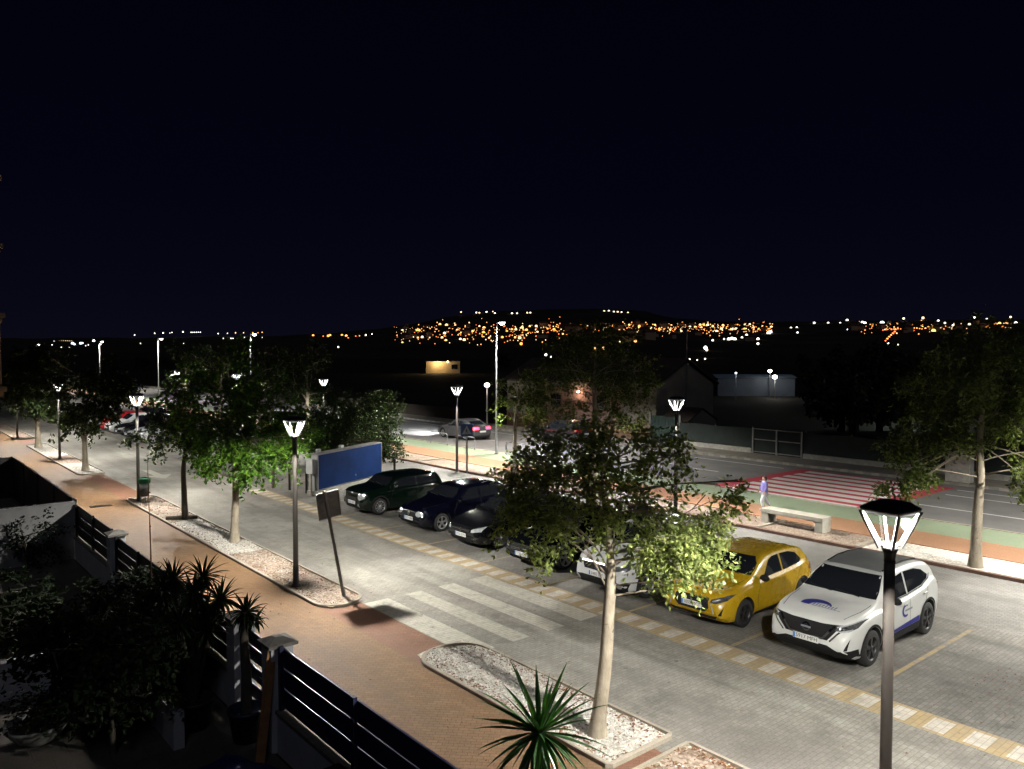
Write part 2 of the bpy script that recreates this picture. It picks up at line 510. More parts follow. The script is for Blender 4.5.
rl(29.5, 22, Y1, .1)
struct(mb.build('lane_markings', M['white_paint']))
# arrow on the near road
mb = MB()
mb.quad((10.9, 40.4, .004), (11.3, 40.4, .004), (11.3, 42.6, .004), (10.9, 42.6, .004))
mb.add([(10.5, 40.4, .004), (11.7, 40.4, .004), (11.1, 39.2, .004)], [(0, 1, 2)])
struct(mb.build('arrow_marking', M['zebra']))

# planted islands along the near pavement
def island_outline(x0, x1, y0, y1, ra, rb):
    pts = []
    for cx, cy, r, a0 in ((x0 + ra, y0 + ra, ra, 180), (x1 - ra, y0 + ra, ra, 270), (x1 - rb, y1 - rb, rb, 0), (x0 + rb, y1 - rb, rb, 90)):
        n = 8 if r > .1 else 1
        for k in range(n + 1):
            a = R(a0 + 90 * k / n)
            pts.append((cx + r * math.cos(a), cy + r * math.sin(a)))
    return pts
def inset(pts, cx, cy, d):
    out = []
    n = len(pts)
    for i in range(n):
        a = Vector(pts[i - 1]); b = Vector(pts[(i + 1) % n])
        t = (b - a); nn = Vector((-t.y, t.x))
        if nn.length < 1e-6:
            nn = Vector((cx, cy)) - Vector(pts[i])
        nn.normalize()
        out.append((pts[i][0] + nn.x * d, pts[i][1] + nn.y * d))
    return out
rg = random.Random(3)
PEB, LEAF_L = MB(), MB()
def island(x0, x1, y0, y1, ra, rb, beds, ppm=0, lpm=0):
    o = island_outline(x0, x1, y0, y1, ra, rb); i_ = inset(o, (x0 + x1) / 2, (y0 + y1) / 2, .072)
    n = len(o); mb = MB()
    H_ = .075
    vs = [(*p, 0) for p in o] + [(*p, H_ - .012) for p in o] + [(*p, H_) for p in inset(o, 0, 0, .015)] + [(*p, H_) for p in i_] + [(*p, .0) for p in i_]
    fs = []
    for r_ in range(4):
        for k in range(n):
            fs.append((r_ * n + k, r_ * n + (k + 1) % n, (r_ + 1) * n + (k + 1) % n, (r_ + 1) * n + k))
    mb.add(vs, fs)
    struct(mb.build('island_kerb', M['kerb']))
    # gravel grid clipped to the outline, gently uneven
    poly = [Vector((p[0], p[1])) for p in i_]
    def inside(x, y):
        c = False
        for a in range(n):
            p, q = poly[a], poly[a - 1]
            if (p.y > y) != (q.y > y) and x < (q.x - p.x) * (y - p.y) / (q.y - p.y) + p.x:
                c = not c
        return c
    for (ya, yb, mt) in beds:
        sel = [p for p in poly if ya <= p.y <= yb]
        g = []
        st = .16
        yy = ya
        while yy < yb:
            xx = x0
            while xx < x1:
                if inside(xx, yy):
                    g.append(Vector((xx, yy)))
                xx += st
            yy += st
        bnd = []
        for a in range(n):
            p, q = poly[a - 1], poly[a]
            m_ = max(1, int((q - p).length / .25))
            for k in range(m_):
                w = p.lerp(q, k / m_)
                if ya - 1e-4 <= w.y <= yb + 1e-4:
                    bnd.append(w)
        for k in range(8):
            f = (k + .5) / 8
            for ye in (ya, yb):
                w = Vector((x0 + .12 + (x1 - x0 - .24) * f, ye))
                bnd.append(w)
        res = delaunay_2d_cdt(bnd + g, [], [], 0, 1e-4)
        mb = MB()
        mb.add([(v.x, v.y, .04 + .025 * math.sin(v.x * 7 + v.y * 3) * math.sin(v.y * 2.3)) for v in res[0]], [tuple(f) for f in res[2]], 0, True)
        o_ = mb.build('gravel', mt); o_['kind'] = 'stuff'
        area = (x1 - x0) * (yb - ya)
        for tgt, dens, sz in ((PEB, ppm if mt is M['gravel_white'] else ppm * .25, .02), (LEAF_L, lpm, .03)):
            for k in range(int(area * dens)):
                x, y = rg.uniform(x0, x1), rg.uniform(ya, yb)
                if tgt is LEAF_L and rg.random() < .6:
                    x = rg.choice((x0 + .16, x1 - .16)) + rg.gauss(0, .1)
                if not inside(x, y):
                    continue
                z = .045 + .025 * math.sin(x * 7 + y * 3) * math.sin(y * 2.3)
                if tgt is PEB:
                    r_ = sz * rg.uniform(.5, 1.5); a = rg.random() * 6.3
                    tgt.add([(x + r_ * math.cos(a), y + r_ * math.sin(a), z), (x - r_ * math.sin(a), y + r_ * math.cos(a), z), (x - r_ * math.cos(a), y - r_ * math.sin(a), z), (x + r_ * math.sin(a), y - r_ * math.cos(a), z), (x, y, z + r_ * .8)],
                            [(0, 1, 4), (1, 2, 4), (2, 3, 4), (3, 0, 4)], 0)
                else:
                    r_ = sz * rg.uniform(.6, 1.4); a = rg.random() * 6.3; c, s = math.cos(a) * r_, math.sin(a) * r_
                    tgt.add([(x + c, y + s, z + .012), (x - s * .5, y + c * .5, z + .02), (x - c, y - s, z + .01), (x + s * .5, y - c * .5, z + .025)], [(0, 1, 2, 3)])
GW, GB = M['gravel_white'], M['gravel_brown']
island(8.12, 9.62, 7.55, 12.95, .08, .7, [(7.6, 12.9, GW)], 420, 130)
island(8.12, 9.62, 1.0, 7.3, .08, .08, [(1.05, 7.25, GB)], 160, 200)
island(8.12, 9.35, 16.55, 34.6, .6, .5, [(16.6, 22.9, GB), (22.9, 28.6, GW), (28.6, 34.5, GB)], 160, 60)
island(8.05, 9.3, 42.6, 58.9, .5, .5, [(42.7, 47.5, GW), (47.5, 51.5, GB), (51.5, 58.8, GW)], 20, 6)
island(8.05, 9.3, 63.0, 80, .5, .5, [(63.1, 79.9, GB)], 0, 0)
o = PEB.build('loose_gravel', M['pebble']); o['kind'] = 'stuff'
# fallen leaves on paving too
for k in range(420):
    x, y = rg.choice(((rg.uniform(5.2, 8.1), rg.uniform(6, 20)), (rg.uniform(9.7, 18), rg.uniform(4, 14)), (rg.gauss(9.8, .25), rg.uniform(4, 34)), (rg.uniform(23.4, 24.9), rg.uniform(6, 32)), (rg.gauss(15.6, .7), rg.gauss(4.7, .45)), (rg.gauss(15.6, .7), rg.gauss(4.7, .45))))
    z = .075 if x > 23 else .012
    r_ = .022 * rg.uniform(.6, 1.5); a = rg.random() * 6.3; c, s = math.cos(a) * r_, math.sin(a) * r_
    LEAF_L.add([(x + c, y + s, z), (x - s * .5, y + c * .5, z + .008), (x - c, y - s, z), (x + s * .5, y - c * .5, z + .01)], [(0, 1, 2, 3)])
o = LEAF_L.build('fallen_leaves', M['dead_leaf']); o['kind'] = 'stuff'

# hill with the town: ridge height given as a profile over the bearing
RIDGE = [(-400, 341), (0, 338), (100, 338), (250, 336), (330, 334), (400, 326), (450, 317), (500, 311), (560, 309), (640, 310), (672, 318), (720, 322), (850, 321), (1024, 319), (1500, 325)]
def ridge_y(px):
    for (a, ya), (b, yb) in zip(RIDGE, RIDGE[1:]):
        if a <= px <= b:
            return ya + (yb - ya) * (px - a) / (b - a)
    return 336
D0, D1 = 760.0, 2600.0
def bearing(px):
    return YAW + math.atan((px - 512) / 781)
def hill_point(px, t, extra=0.0):
    """point on the hill: t 0 at its foot, 1 at the ridge"""
    a = bearing(px); D = D0 + (D1 - D0) * t
    slope = math.tan(math.atan((353 - (350.5 + (ridge_y(px) - 350.5) * t)) / 781))
    return Vector((math.sin(a) * D / math.cos(a - YAW), math.cos(a) * D / math.cos(a - YAW), CAM_H + slope * D - 6.0 * (1 - t) ** 6 + extra))
mb = MB()
NX = 120; NTt = 16
vs = []; fs = []
for i in range(NX + 1):
    px = -400 + 1900 * i / NX
    for k in range(NTt + 1):
        t = k / NTt
        p = hill_point(px, t)
        if k == 0:
            p.z = -3
        p.z += (math.sin(px * .05 + k) + math.sin(px * .13)) * 1.2 * t
        vs.append(p)
    q = hill_point(px, 1); vs.append(Vector((q.x * 1.5, q.y * 1.5, -20)))
w = NTt + 2
for i in range(NX):
    for k in range(w - 1):
        fs.append((i * w + k, (i + 1) * w + k, (i + 1) * w + k + 1, i * w + k + 1))
mb.add(vs, fs, 0, True)
struct(mb.build('hill', M['hill']))
# ------------------------------------------------------------------ street lamps
def lamp_light(name, parent, loc, power, size=R(163), blend=.26, r=.085, color=(1, .955, .875)):
    l = bpy.data.lights.new(name, 'SPOT'); l.energy = power; l.spot_size = size; l.spot_blend = blend
    l.shadow_soft_size = r; l.color = color
    o = bpy.data.objects.new(name, l); o.location = loc; col.objects.link(o); o.parent = parent
    return o

def make_lamp(power):
    t = thing('street_lamp', 'lamp', 'street lamp', (0, 0, 0), 0, 'lantern lamps along the parking street')
    mb = MB()
    mb.lathe([(.0, 0), (.13, 0), (.13, .02), (.075, .03), (.072, .5), (.066, .52), (.058, 3.71), (0, 3.71)], 16)
    for k in range(4):
        a = R(45 + 90 * k); mb.lathe([(0, .045), (.014, .045), (.014, .02)], 6, (math.cos(a) * .1, math.sin(a) * .1, 0))
    mb.build('pole', M['pole'], t)
    mb = MB(); mb.lathe([(.062, 3.70), (.058, 3.72), (.064, 3.78), (.092, 3.86), (.0, 3.865)], 16); mb.build('neck', M['black_metal'], t)
    # four slanting arms with lit strips on their inner side
    for k in range(4):
        a = R(45 + 90 * k); c, s = math.cos(a), math.sin(a)
        mb = MB(); mb.tube([(c * .115, s * .115, 3.84), (c * .315, s * .315, 4.25)], .016, 6); ar = mb.build('arm', M['black_metal'], t)
        if True:
            mb = MB()
            mb.tube([(c * .088, s * .088, 3.88), (c * .28, s * .28, 4.235)], .012, 8)
            mb.build('lit_strip', M['led'], ar)
    mb = MB(); mb.lathe([(0, 3.868), (.072, 3.868), (.082, 3.885), (.0, 3.89)], 16); mb.build('lit_base', M['led'], t)
    # square lantern glass
    mb = MB()
    mb.lathe([(.125, 3.87), (.33, 4.25)], 4, ph=R(45), smooth=False); mb.build('lantern_glass', M['lamp_glass'], t)
    mb = MB()
    pr = [(0, 4.262), (.12, 4.25), (.19, 4.222), (.236, 4.262), (.244, 4.285), (.236, 4.298), (.16, 4.35), (.1, 4.364), (0, 4.368)]
    mb.lathe(pr, 48, sup=9, ph=R(3.75)); mb.build('lamp_cap', M['black_metal'], t)
    lamp_light('bulb', t, (0, 0, 4.2), power)
    return t

LP = 3500
near_lamps = [
    (8.58, 3.845, 'black lantern lamp on a brown pole in front of the white crossover car'),
    (8.44, 18.77, 'lit lantern lamp standing in brown gravel beside the leaning sign'),
    (8.47, 33.63, 'lit lantern lamp with a green topped litter bin on its pole'),
    (8.46, 49.75, 'slim lantern lamp between two trunks, second planted bed along the pavement'),
    (8.3, 63.9, 'small far lantern lamp at the end of the orange pavement'),
]
far_lamps = [
    (22.7, -10.4, 'lantern lamp of the far row outside the view beyond the big pavement tree'),
    (8.5, -11.0, 'lantern lamp of the pavement row below the viewpoint'),
    (22.7, 3.6, 'lantern lamp past the parking lane close to the big pavement tree'),
    (22.7, 17.9, 'lit lantern lamp beside the lane behind the yellow car and bushy tree'),
    (22.7, 31.5, 'lit lantern lamp next to the blue crossing sign and the navy car'),
    (22.7, 46.0, 'small lit lantern lamp above the round dark bush'),
    (22.7, 61.0, 'tiny lit lantern lamp seen among the dark crowns of far trees'),
    (22.7, 76.0, 'tiny lit lantern lamp above the far row of parked cars'),
]
lamp0 = make_lamp(LP)
for i, (x, y, lb) in enumerate(near_lamps + far_lamps):
    o = lamp0 if i == 0 else dup(lamp0, (0, 0, 0))
    o.location = (x, y, 0.06 if x > 20 else 0.03)
    o.rotation_euler.z = R([-6, -4, 5, 0, 0, 0, 0, 0, 8, -6, 0, 0, 0][i])
    o['label'] = lb

def make_road_lamp():
    t = thing('road_lamp', 'road lamp', 'street light', (0, 0, 0), 0, 'tall street lights along the main road')
    mb = MB(); mb.lathe([(0, 0), (.14, 0), (.14, .03), (.085, .05), (.08, 1.2), (.066, 1.25), (.036, 7.6), (0, 7.62)], 12); mb.build('pole', M['road_pole'], t)
    mb = MB(); mb.tube([(0, 0, 7.5), (.02, 0, 7.66), (.1, 0, 7.72), (.22, 0, 7.73)], [.05, .045, .04, .035], 8); mb.build('arm', M['road_pole'], t)
    mb = MB(); mb.lathe([(0, .09), (.14, .08), (.22, .03), (.22, 0), (0, 0)], 14, (.42, 0, 7.7), sup=3); h = mb.build('lamp_head', M['road_pole'], t)
    mb = MB(); mb.lathe([(0, -.16), (.12, -.12), (.19, -.004), (0, -.003)], 14, (.42, 0, 7.7)); mb.build('lit_lens', M['led_far'], h)
    lamp_light('bulb', t, (.42, 0, 7.50), 8500, R(138), .25, .1)
    return t
road_lamps = [
    (28.5, 35.6, 'tall grey street light beside the cycle lane, its head over the road'),
    (28.5, 73, 'tall street light rising above the dark trees behind the lit tree'),
    (28.5, 103, 'slim far street light over the dark tree tops, third along the main road'),
    (28.5, 134, 'far street light next to the bluish white glow on the skyline'),
    (28.5, 190, 'most distant street light of the main road, very small'),
    (28.5, 2.5, 'tall street light beside the asphalt road past the red crossing'),
]
r0 = make_road_lamp()
for i, (x, y, lb) in enumerate(road_lamps):
    o = r0 if i == 0 else dup(r0, (0, 0, 0))
    o.location = (x, y, .09); o['label'] = lb

# ------------------------------------------------------------------ litter bin, sign, bollards, rails, bench ...
t = thing('litter_bin', 'small grey litter bin with green rim fixed beside the lamp pole', 'litter bin', (8.62, 33.32, .0))
mb = MB(); mb.lathe([(0, .28), (.16, .28), (.2, .82), (.185, .82), (.15, .32), (0, .32)], 18); mb.build('bin_body', M['bin_grey'], t)
mb = MB(); mb.lathe([(.19, .80), (.225, .80), (.225, .97), (.2, 1.0), (.1, 1.02), (.1, .99), (.185, .95), (.19, .80)], 18); mb.build('bin_rim', M['green_bin'], t)
for k in range(3):
    a = R(30 + 120 * k)
    mb = MB(); mb.tube([(.12 * math.cos(a), .12 * math.sin(a), .3), (.14 * math.cos(a), .14 * math.sin(a), .03)], .018, 6); mb.build('leg', M['bin_grey'], t)

# leaning sign seen from behind
t = thing('road_sign', 'grey back of a square road sign on a leaning pole', 'road sign', (8.95, 17.16, .05))
lean = Vector((-.155, .07, 1)).normalized()
mb = MB(); mb.tube([(0, 0, -.03), lean * 2.66], .042, 10); mb.lathe([(0, .02), (.07, .02), (.07, .0)], 10); mb.build('pole', M['sign_back'], t)
mb = MB()
c0 = lean * 2.29 + Vector((.06, .045, 0))
rot = Matrix.Rotation(R(-7), 3, 'Y')
mb.box(c0, (.58, .012, .64), rot=rot)
for dx, dz, sx, sz in ((0, .315, .58, .016), (0, -.315, .58, .016), (.285, 0, .016, .64), (-.285, 0, .016, .64)):
    mb.box(c0 + rot @ Vector((dx, -.018, dz)), (sx, .035, sz), rot=rot)
for dz in (.16, -.16):
    mb.box(c0 + rot @ Vector((0, -.03, dz)), (.5, .022, .035), rot=rot)
mb.build('sign_plate', M['sign_back'], t)

# pedestrian crossing sign
t = thing('crossing_sign', 'blue square pedestrian crossing sign with white triangle on a grey post', 'road sign', (22.95, 31.0, .07))
mb = MB(); mb.tube([(0, 0, 0), (0, 0, 2.35)], .045, 10); mb.build('post', M['pole_grey'], t)
sgn = Vector((-.62, -.78, 0)).normalized(); side = Vector((sgn.y * -1, sgn.x, 0))
rotm = Matrix((side, -sgn, Vector((0, 0, 1)))).transposed()
mb = MB(); mb.box(sgn * .06 + Vector((0, 0, 2.12)), (.62, .02, .62), rot=rotm, bev=.008); pl = mb.build('sign_plate', M['sign_blue'], t)
mb = MB()
def on(x, z, d=.074):
    return sgn * d + side * x + Vector((0, 0, 2.12 + z))
mb.add([on(-.24, -.2), on(.24, -.2), on(0, .24)], [(0, 1, 2)])
mb.build('triangle', M['sign_white'], pl)
mb = MB()
for pts in (((0, .09), (.03, .06), (0, .03), (-.03, .06)), ((-.025, .02), (.03, .02), (.02, -.08), (-.02, -.08)), ((-.02, -.08), (.0, -.08), (-.06, -.17), (-.085, -.17)), ((0, -.08), (.02, -.08), (.08, -.17), (.055, -.17)), ((-.02, .01), (-.01, -.02), (-.08, -.05), (-.085, -.03))):
    mb.add([on(x, z, .078) for x, z in pts], [(0, 1, 2, 3)])
mb.build('walker_symbol', M['black_metal'], pl)

# hoop barriers
def make_hoop(L=1.9):
    mb = MB()
    pts = [(0, -L / 2, -.02), (0, -L / 2, .62)] + [(0, -L / 2 + .14 * (1 - math.cos(R(a))), .62 + .14 * math.sin(R(a))) for a in (30, 60, 90)] + \
          [(0, L / 2 - .14 * (1 - math.cos(R(a))), .62 + .14 * math.sin(R(a))) for a in (90, 60, 30)] + [(0, L / 2, .62), (0, L / 2, -.02)]
    mb.tube(pts, .028, 8)
    return mb.build('hoop_barrier', M['pole_grey'])
hoops = [(28.7, 41.8, 'grey tubular hoop barrier beside the moving silver car'), (28.7, 38.9, 'grey hoop barrier behind the blue crossing sign'),
         (28.7, 34.0, 'grey hoop barrier just past the tall street light base'), (28.7, 22.6, 'pale hoop barrier at the edge of the red crossing'), (28.7, 12.9, 'hoop barrier by the cycle lane at the crossing end past the bench')]
h0 = make_hoop()
for i, (x, y, lb) in enumerate(hoops[:4]):
    o = h0 if i == 0 else h0.copy()
    if i: col.objects.link(o)
    o.location = (x, y, .08)
    tag(o, lb, 'barrier', 'hoop barriers along the cycle lane')

# concrete bench
t = thing('bench', 'long pale concrete slab bench on two block feet beside the cycle path', 'bench', (24.4, 14.15, .06))
mb = MB(); mb.box((0, 0, .44), (.58, 2.3, .14), bev=.012); mb.build('seat', M['bench'], t)
for y in (-1.0, 1.0):
    mb = MB(); mb.box((0, y, .185), (.54, .28, .368), bev=.01); mb.build('leg', M['bench'], t)
# little concrete marker pillar with scribbles under the pavement tree
t = thing('utility_pillar', 'pale concrete utility pillar with dark scribbles across the main road', 'utility pillar', (38.4, 14.15, .13))
mb = MB(); mb.box((0, 0, .6), (.5, 1.05, 1.2), bev=.02); mb.box((0, 0, 1.22), (.56, 1.12, .06), bev=.015); p_ = mb.build('pillar_body', M['concrete'], t)
mb = MB()
rr = random.Random(5)
for k in range(9):
    y = rr.uniform(-.4, .4); z = rr.uniform(.35, 1.0)
    mb.tube([(-.253, y + rr.uniform(-.12, .12), z + rr.uniform(-.1, .1)) for q in range(4)], .008, 4)
mb.build('scribble', M['black_metal'], p_)

# bollards by the blue kiosk
def make_bollard():
    mb = MB(); mb.lathe([(0, 0), (.055, 0), (.055, .86), (.065, .88), (.065, .93), (.045, .98), (0, 1.0)], 14)
    return mb.build('bollard', M['black_metal'])
b0 = make_bollard()
for i, (x, y, lb) in enumerate([(14.55, 31.2, 'black bollard right beside the blue kiosk corner'), (14.3, 32.35, 'black bollard behind the lamp pole close to the lit green tree'),
                                (19.35, 31.9, 'black bollard between the blue kiosk and the dark green car')]):
    o = b0 if i == 0 else b0.copy()
    if i: col.objects.link(o)
    o.location = (x, y, 0); tag(o, lb, 'bollard', 'black bollards around the blue kiosk')
mb = MB(); mb.box((0, 0, .55), (.12, .12, 1.1), bev=.01); mb.box((0, 0, 1.11), (.14, .14, .03))
o = mb.build('wooden_post', M['log'], None, (13.95, 33.3, 0)); tag(o, 'short square wooden post under the brightly lit foliage', 'post')

# blue panel kiosk
ang = math.atan2(32.59 - 30.24, 19.175 - 14.61)
t = thing('blue_kiosk', 'grey kiosk box with a large plain blue front panel and small lamps on top', 'kiosk', (14.6, 30.25, 0), ang)
LK = 4.9
mb = MB(); mb.box((LK / 2, .21, .96), (LK, .42, 1.5)); mb.build('kiosk_body', M['grey_panel'], t)
mb = MB(); mb.box((LK / 2, .21, .1), (LK + .1, .6, .2)); mb.build('plinth', M['concrete'], t)
mb = MB(); mb.box((LK / 2, -.016, .985), (LK - .05, .03, 1.45)); mb.build('front_panel', M['blue_panel'], t)
mb = MB()
mb.box((LK / 2, .19, 1.735), (LK + .06, .47, .045)); mb.build('lid', M['pole_grey'], t)
mb = MB()
mb.box((-.002, -.02, .96), (.05, .06, 1.5)); mb.box((LK + .002, -.02, .96), (.05, .06, 1.5)); mb.build('corner_post', M['pole_grey'], t)
for x in (.35, 2.0):
    mb = MB(); mb.box((x, .2, 1.86), (.22, .14, .14), bev=.02); mb.tube([(x, .2, 1.78), (x, .2, 1.8)], .03, 8); mb.build('spotlight', M['grey_panel'], t)
mb = MB(); mb.box((-.13, .24, 1.25), (.2, .34, .6), bev=.015); mb.build('meter_box', M['white_box'], t)
mb = MB(); mb.tube([(-.1, .24, .02), (-.1, .24, .96)], .03, 8); mb.build('cable_pipe', M['bay_line'], t)
mb = MB(); mb.lathe([(0, -.05), (.05, -.05), (.05, -.033)], 12, (LK * .56, 0, .5), axis='y'); mb.build('lock', M['pole_grey'], t)

# fallen log across the planted bed, drain cover in the pavement
mb = MB(); mb.tube([(8.25, 29.2, .1), (8.7, 28.95, .11), (9.2, 28.75, .1)], [.07, .08, .065], 8)
o = mb.build('log', M['log']); tag(o, 'short dark log lying across the gravel bed near a trunk', 'log')
mb = MB(); mb.box((0, 0, .004), (.75, .35, .008))
for k in range(8):
    mb.box((-.33 + k * .094, 0, .011), (.05, .3, .008))
o = mb.build('drain_grate', M['black_metal'], None, (7.1, 33.7, .0)); tag(o, 'dark rectangular drain grate set in the orange pavement', 'drain cover')

# far fence of dark screen cloth with posts, kerb wall and metal gate
def screen_fence(y0, y1, x, label):
    t = thing('screen_fence', label, 'fence', (x, y0, .0))
    mb = MB(); mb.box((0, (y1 - y0) / 2, .2), (.22, y1 - y0, .4), bev=.01); mb.build('kerb_wall', M['concrete'], t)
    mb = MB(); n = max(2, int((y1 - y0) / .5)); vs = []; fs = []
    for k in range(n + 1):
        y = (y1 - y0) * k / n
        vs += [(.03 * math.sin(k * 1.7), y, .38), (.03 * math.sin(k * 2.3 + 1), y, 1.55 + .03 * math.sin(k * 1.1))]
    for k in range(n):
        fs.append((2 * k, 2 * k + 2, 2 * k + 3, 2 * k + 1))
    mb.add(vs, fs, 0, True); mb.build('screen_cloth', M['tarp_dark'], t)
    y = 0
    while y <= y1 - y0:
        mb = MB(); mb.tube([(.07, y, .35), (.07, y, 1.65)], .03, 8); mb.build('post', M['pole_grey'], t); y += 2.6
    return t
screen_fence(26.2, 31.5, 40.3, 'low fence with dark screen cloth between warehouse and metal gate')
screen_fence(2.0, 22.9, 40.3, 'long fence with dark screen cloth behind the red crossing')
t = thing('metal_gate', 'open frame metal gate of two bays with bars in the screen fence', 'gate', (40.25, 23.0, .1))
for y in (0, 1.55, 3.1):
    mb = MB(); mb.box((0, y, .75), (.08, .08, 1.5)); mb.build('post', M['pole_grey'], t)
for z in (.12, .85, 1.46):
    mb = MB(); mb.box((0, 1.55, z), (.05, 3.0, .05)); mb.build('bar', M['pole_grey'], t)
mb = MB(); mb.box((.05, 1.55, .78), (.01, 3.0, 1.3)); mb.build('mesh_panel', M['tarp_dark'], t)

# warehouse with gable end, small shed in front
t = thing('warehouse', 'pale rendered warehouse with plain gable end beside the main road', 'warehouse', (0, 0, 0))
x0, x1, xa, ya, yb, ze, zr = 41.2, 47.6, 44.3, 34.2, 50.0, 3.85, 5.45
mb = MB()
mb.add([(x0, ya, 0), (x1, ya, 0), (x1, ya, ze), (xa, ya, zr), (x0, ya, ze)], [(0, 1, 2, 3, 4)])
mb.add([(x0, ya, 0), (x0, ya, ze), (x0, yb, ze), (x0, yb, 0)], [(0, 1, 2, 3)])
mb.add([(x1, ya, 0), (x1, yb, 0), (x1, yb, ze), (x1, ya, ze)], [(0, 1, 2, 3)])
mb.add([(x0, yb, 0), (x0, yb, ze), (xa, yb, zr), (x1, yb, ze), (x1, yb, 0)], [(0, 1, 2, 3, 4)])
mb.build('wall', M['ware_wall'], t)
mb = MB()
for (a, za), (b, zb) in (((x0 - .35, ze - .12), (xa, zr + .06)), ((xa, zr + .06), (x1 + .35, ze - .12))):
    vs = [(a, ya - .25, za), (b, ya - .25, zb), (b, yb + .25, zb), (a, yb + .25, za)]
    vs += [(p[0], p[1], p[2] + .12) for p in vs]
    mb.add(vs, [(0, 3, 2, 1), (4, 5, 6, 7), (0, 1, 5, 4), (1, 2, 6, 5), (2, 3, 7, 6), (3, 0, 4, 7)])
mb.build('roof', M['roof'], t)
mb = MB(); mb.box((x0 - .03, (ya + yb) / 2, .55), (.05, yb - ya, 1.1)); mb.build('base_course', M['ware_base'], t)
mb = MB(); mb.box((x0 - .035, 41.5, 2.3), (.04, 8.5, 2.2)); mb.build('pink_panel', M['pink_wall'], t)
for y in (39.2, 44.0):
    f = MB(); f.box((x0 - .07, y, 2.4), (.06, 1.3, 1.1)); f_ = f.build('window', M['ware_base'], t)
    f = MB(); f.box((x0 - .105, y, 2.4), (.01, 1.1, .9)); f.build('pane', M['glass'], f_)
f = MB(); f.box((x0 + 1.55, ya - .02, 2.35), (3.1, .035, .05)); f.build('ledge', M['coping'], t)
mb = MB(); mb.tube([(xa + .1, ya - .06, .1), (xa + .1, ya - .06, zr + 2.6)], .04, 6); mb.build('mast', M['pole_grey'], t)
# wall lamp on the warehouse
t2 = thing('wall_lamp', 'warm lit wall lamp on the pink warehouse wall', 'wall lamp', (x0 - .06, 41.4, 3.2))
mb = MB(); mb.box((-.08, 0, .0), (.16, .1, .08), bev=.01); mb.build('bracket', M['black_metal'], t2)
mb = MB(); mb.sphere((-.2, 0, -.05), .1); mb.build('lit_globe', emit('warm_globe', (1, .6, .4), 30), t2)
l = bpy.data.lights.new('bulb', 'POINT'); l.energy = 45; l.color = (1, .6, .42); l.shadow_soft_size = .12
o = bpy.data.objects.new('bulb', l); o.location = (-.5, 0, -.1); col.objects.link(o); o.parent = t2
t = thing('shed', 'small pale shed with dark low roof in front of the warehouse gable', 'shed', (0, 0, 0))
mb = MB(); sx0, sx1, sy0, sy1 = 41.4, 44.4, 31.7, 33.9
mb.add([(sx0, sy0, 0), (sx1, sy0, 0), (sx1, sy0, 1.5), ((sx0 + sx1) / 2, sy0, 2.25), (sx0, sy0, 1.5)], [(0, 1, 2, 3, 4)])
mb.add([(sx0, sy0, 0), (sx0, sy0, 1.5), (sx0, sy1, 1.5), (sx0, sy1, 0)], [(0, 1, 2, 3)])
mb.add([(sx1, sy0, 0), (sx1, sy1, 0), (sx1, sy1, 1.5), (sx1, sy0, 1.5)], [(0, 1, 2, 3)]); mb.build('wall', M['ware_wall'], t)
mb = MB(); xm = (sx0 + sx1) / 2
for a, za, b, zb in ((sx0 - .15, 1.46, xm, 2.3), (xm, 2.3, sx1 + .15, 1.46)):
    mb.add([(a, sy0 - .1, za), (b, sy0 - .1, zb), (b, sy1 + .1, zb), (a, sy1 + .1, za)], [(0, 1, 2, 3)])
    mb.add([(a, sy0 - .1, za + .06), (b, sy0 - .1, zb + .06), (b, sy1 + .1, zb + .06), (a, sy1 + .1, za + .06)], [(0, 1, 2, 3)])
    mb.add([(a, sy0 - .1, za), (b, sy0 - .1, zb), (b, sy0 - .1, zb + .06), (a, sy0 - .1, za + .06)], [(0, 1, 2, 3)])
mb.build('roof', M['roof'], t)
t = thing('panel_gate', 'dark green sheet metal gate between warehouse corner and screen fence', 'gate', (40.5, 31.6, .1))
mb = MB(); mb.box((0, 1.25, .9), (.05, 2.4, 1.7))
for k in range(9):
    mb.box((-.03, .12 + k * .28, .9), (.02, .06, 1.66))
mb.build('gate_leaf', M['gate_green'], t)
for y in (0, 2.5):
    mb = MB(); mb.box((0, y, .95), (.14, .14, 1.95)); mb.build('post', M['pole_grey'], t)
# pale lot wall across the road further on, with a field fence
mb = MB(); mb.box((40.6, 68, .55), (.2, 24, 1.1)); o = mb.build('boundary_wall', M['soil']); tag(o, 'low dark boundary wall across the main road past the warehouse', 'wall')

def house(name, label, c, d, zr, walls, roofm, rz=0, cat='house', windows=()):
    t = thing(name, label, cat, c, rz)
    mb = MB(); x, y, z = d[0] / 2, d[1] / 2, d[2]
    mb.add([(-x, -y, -2), (x, -y, -2), (x, y, -2), (-x, y, -2), (-x, -y, z), (x, -y, z), (x, y, z), (-x, y, z)],
           [(0, 1, 5, 4), (1, 2, 6, 5), (2, 3, 7, 6), (3, 0, 4, 7)]); mb.build('wall', walls, t)
    mb = MB(); e = .3
    mb.add([(-x - e, -y - e, z - .05), (x + e, -y - e, z - .05), (x + e, y + e, z - .05), (-x - e, y + e, z - .05), (-x - e, 0, z + zr), (x + e, 0, z + zr)],
           [(0, 1, 5, 4), (2, 3, 4, 5), (1, 2, 5), (3, 0, 4), (3, 2, 1, 0)]); mb.build('roof', roofm, t)
    for wx, wz, ww, wh in windows:
        f = MB(); f.box((wx, -y - .03, wz), (ww, .08, wh)); f_ = f.build('window', M['white_box'], t)
        f = MB(); f.box((wx, -y - .08, wz), (ww - .2, .02, wh - .2)); f.build('pane', M['glass'], f_)
    return t
def polar(px, D, z=0.0):
    a = bearing(px); q = D / math.cos(a - YAW)
    return (math.sin(a) * q, math.cos(a) * q, z)
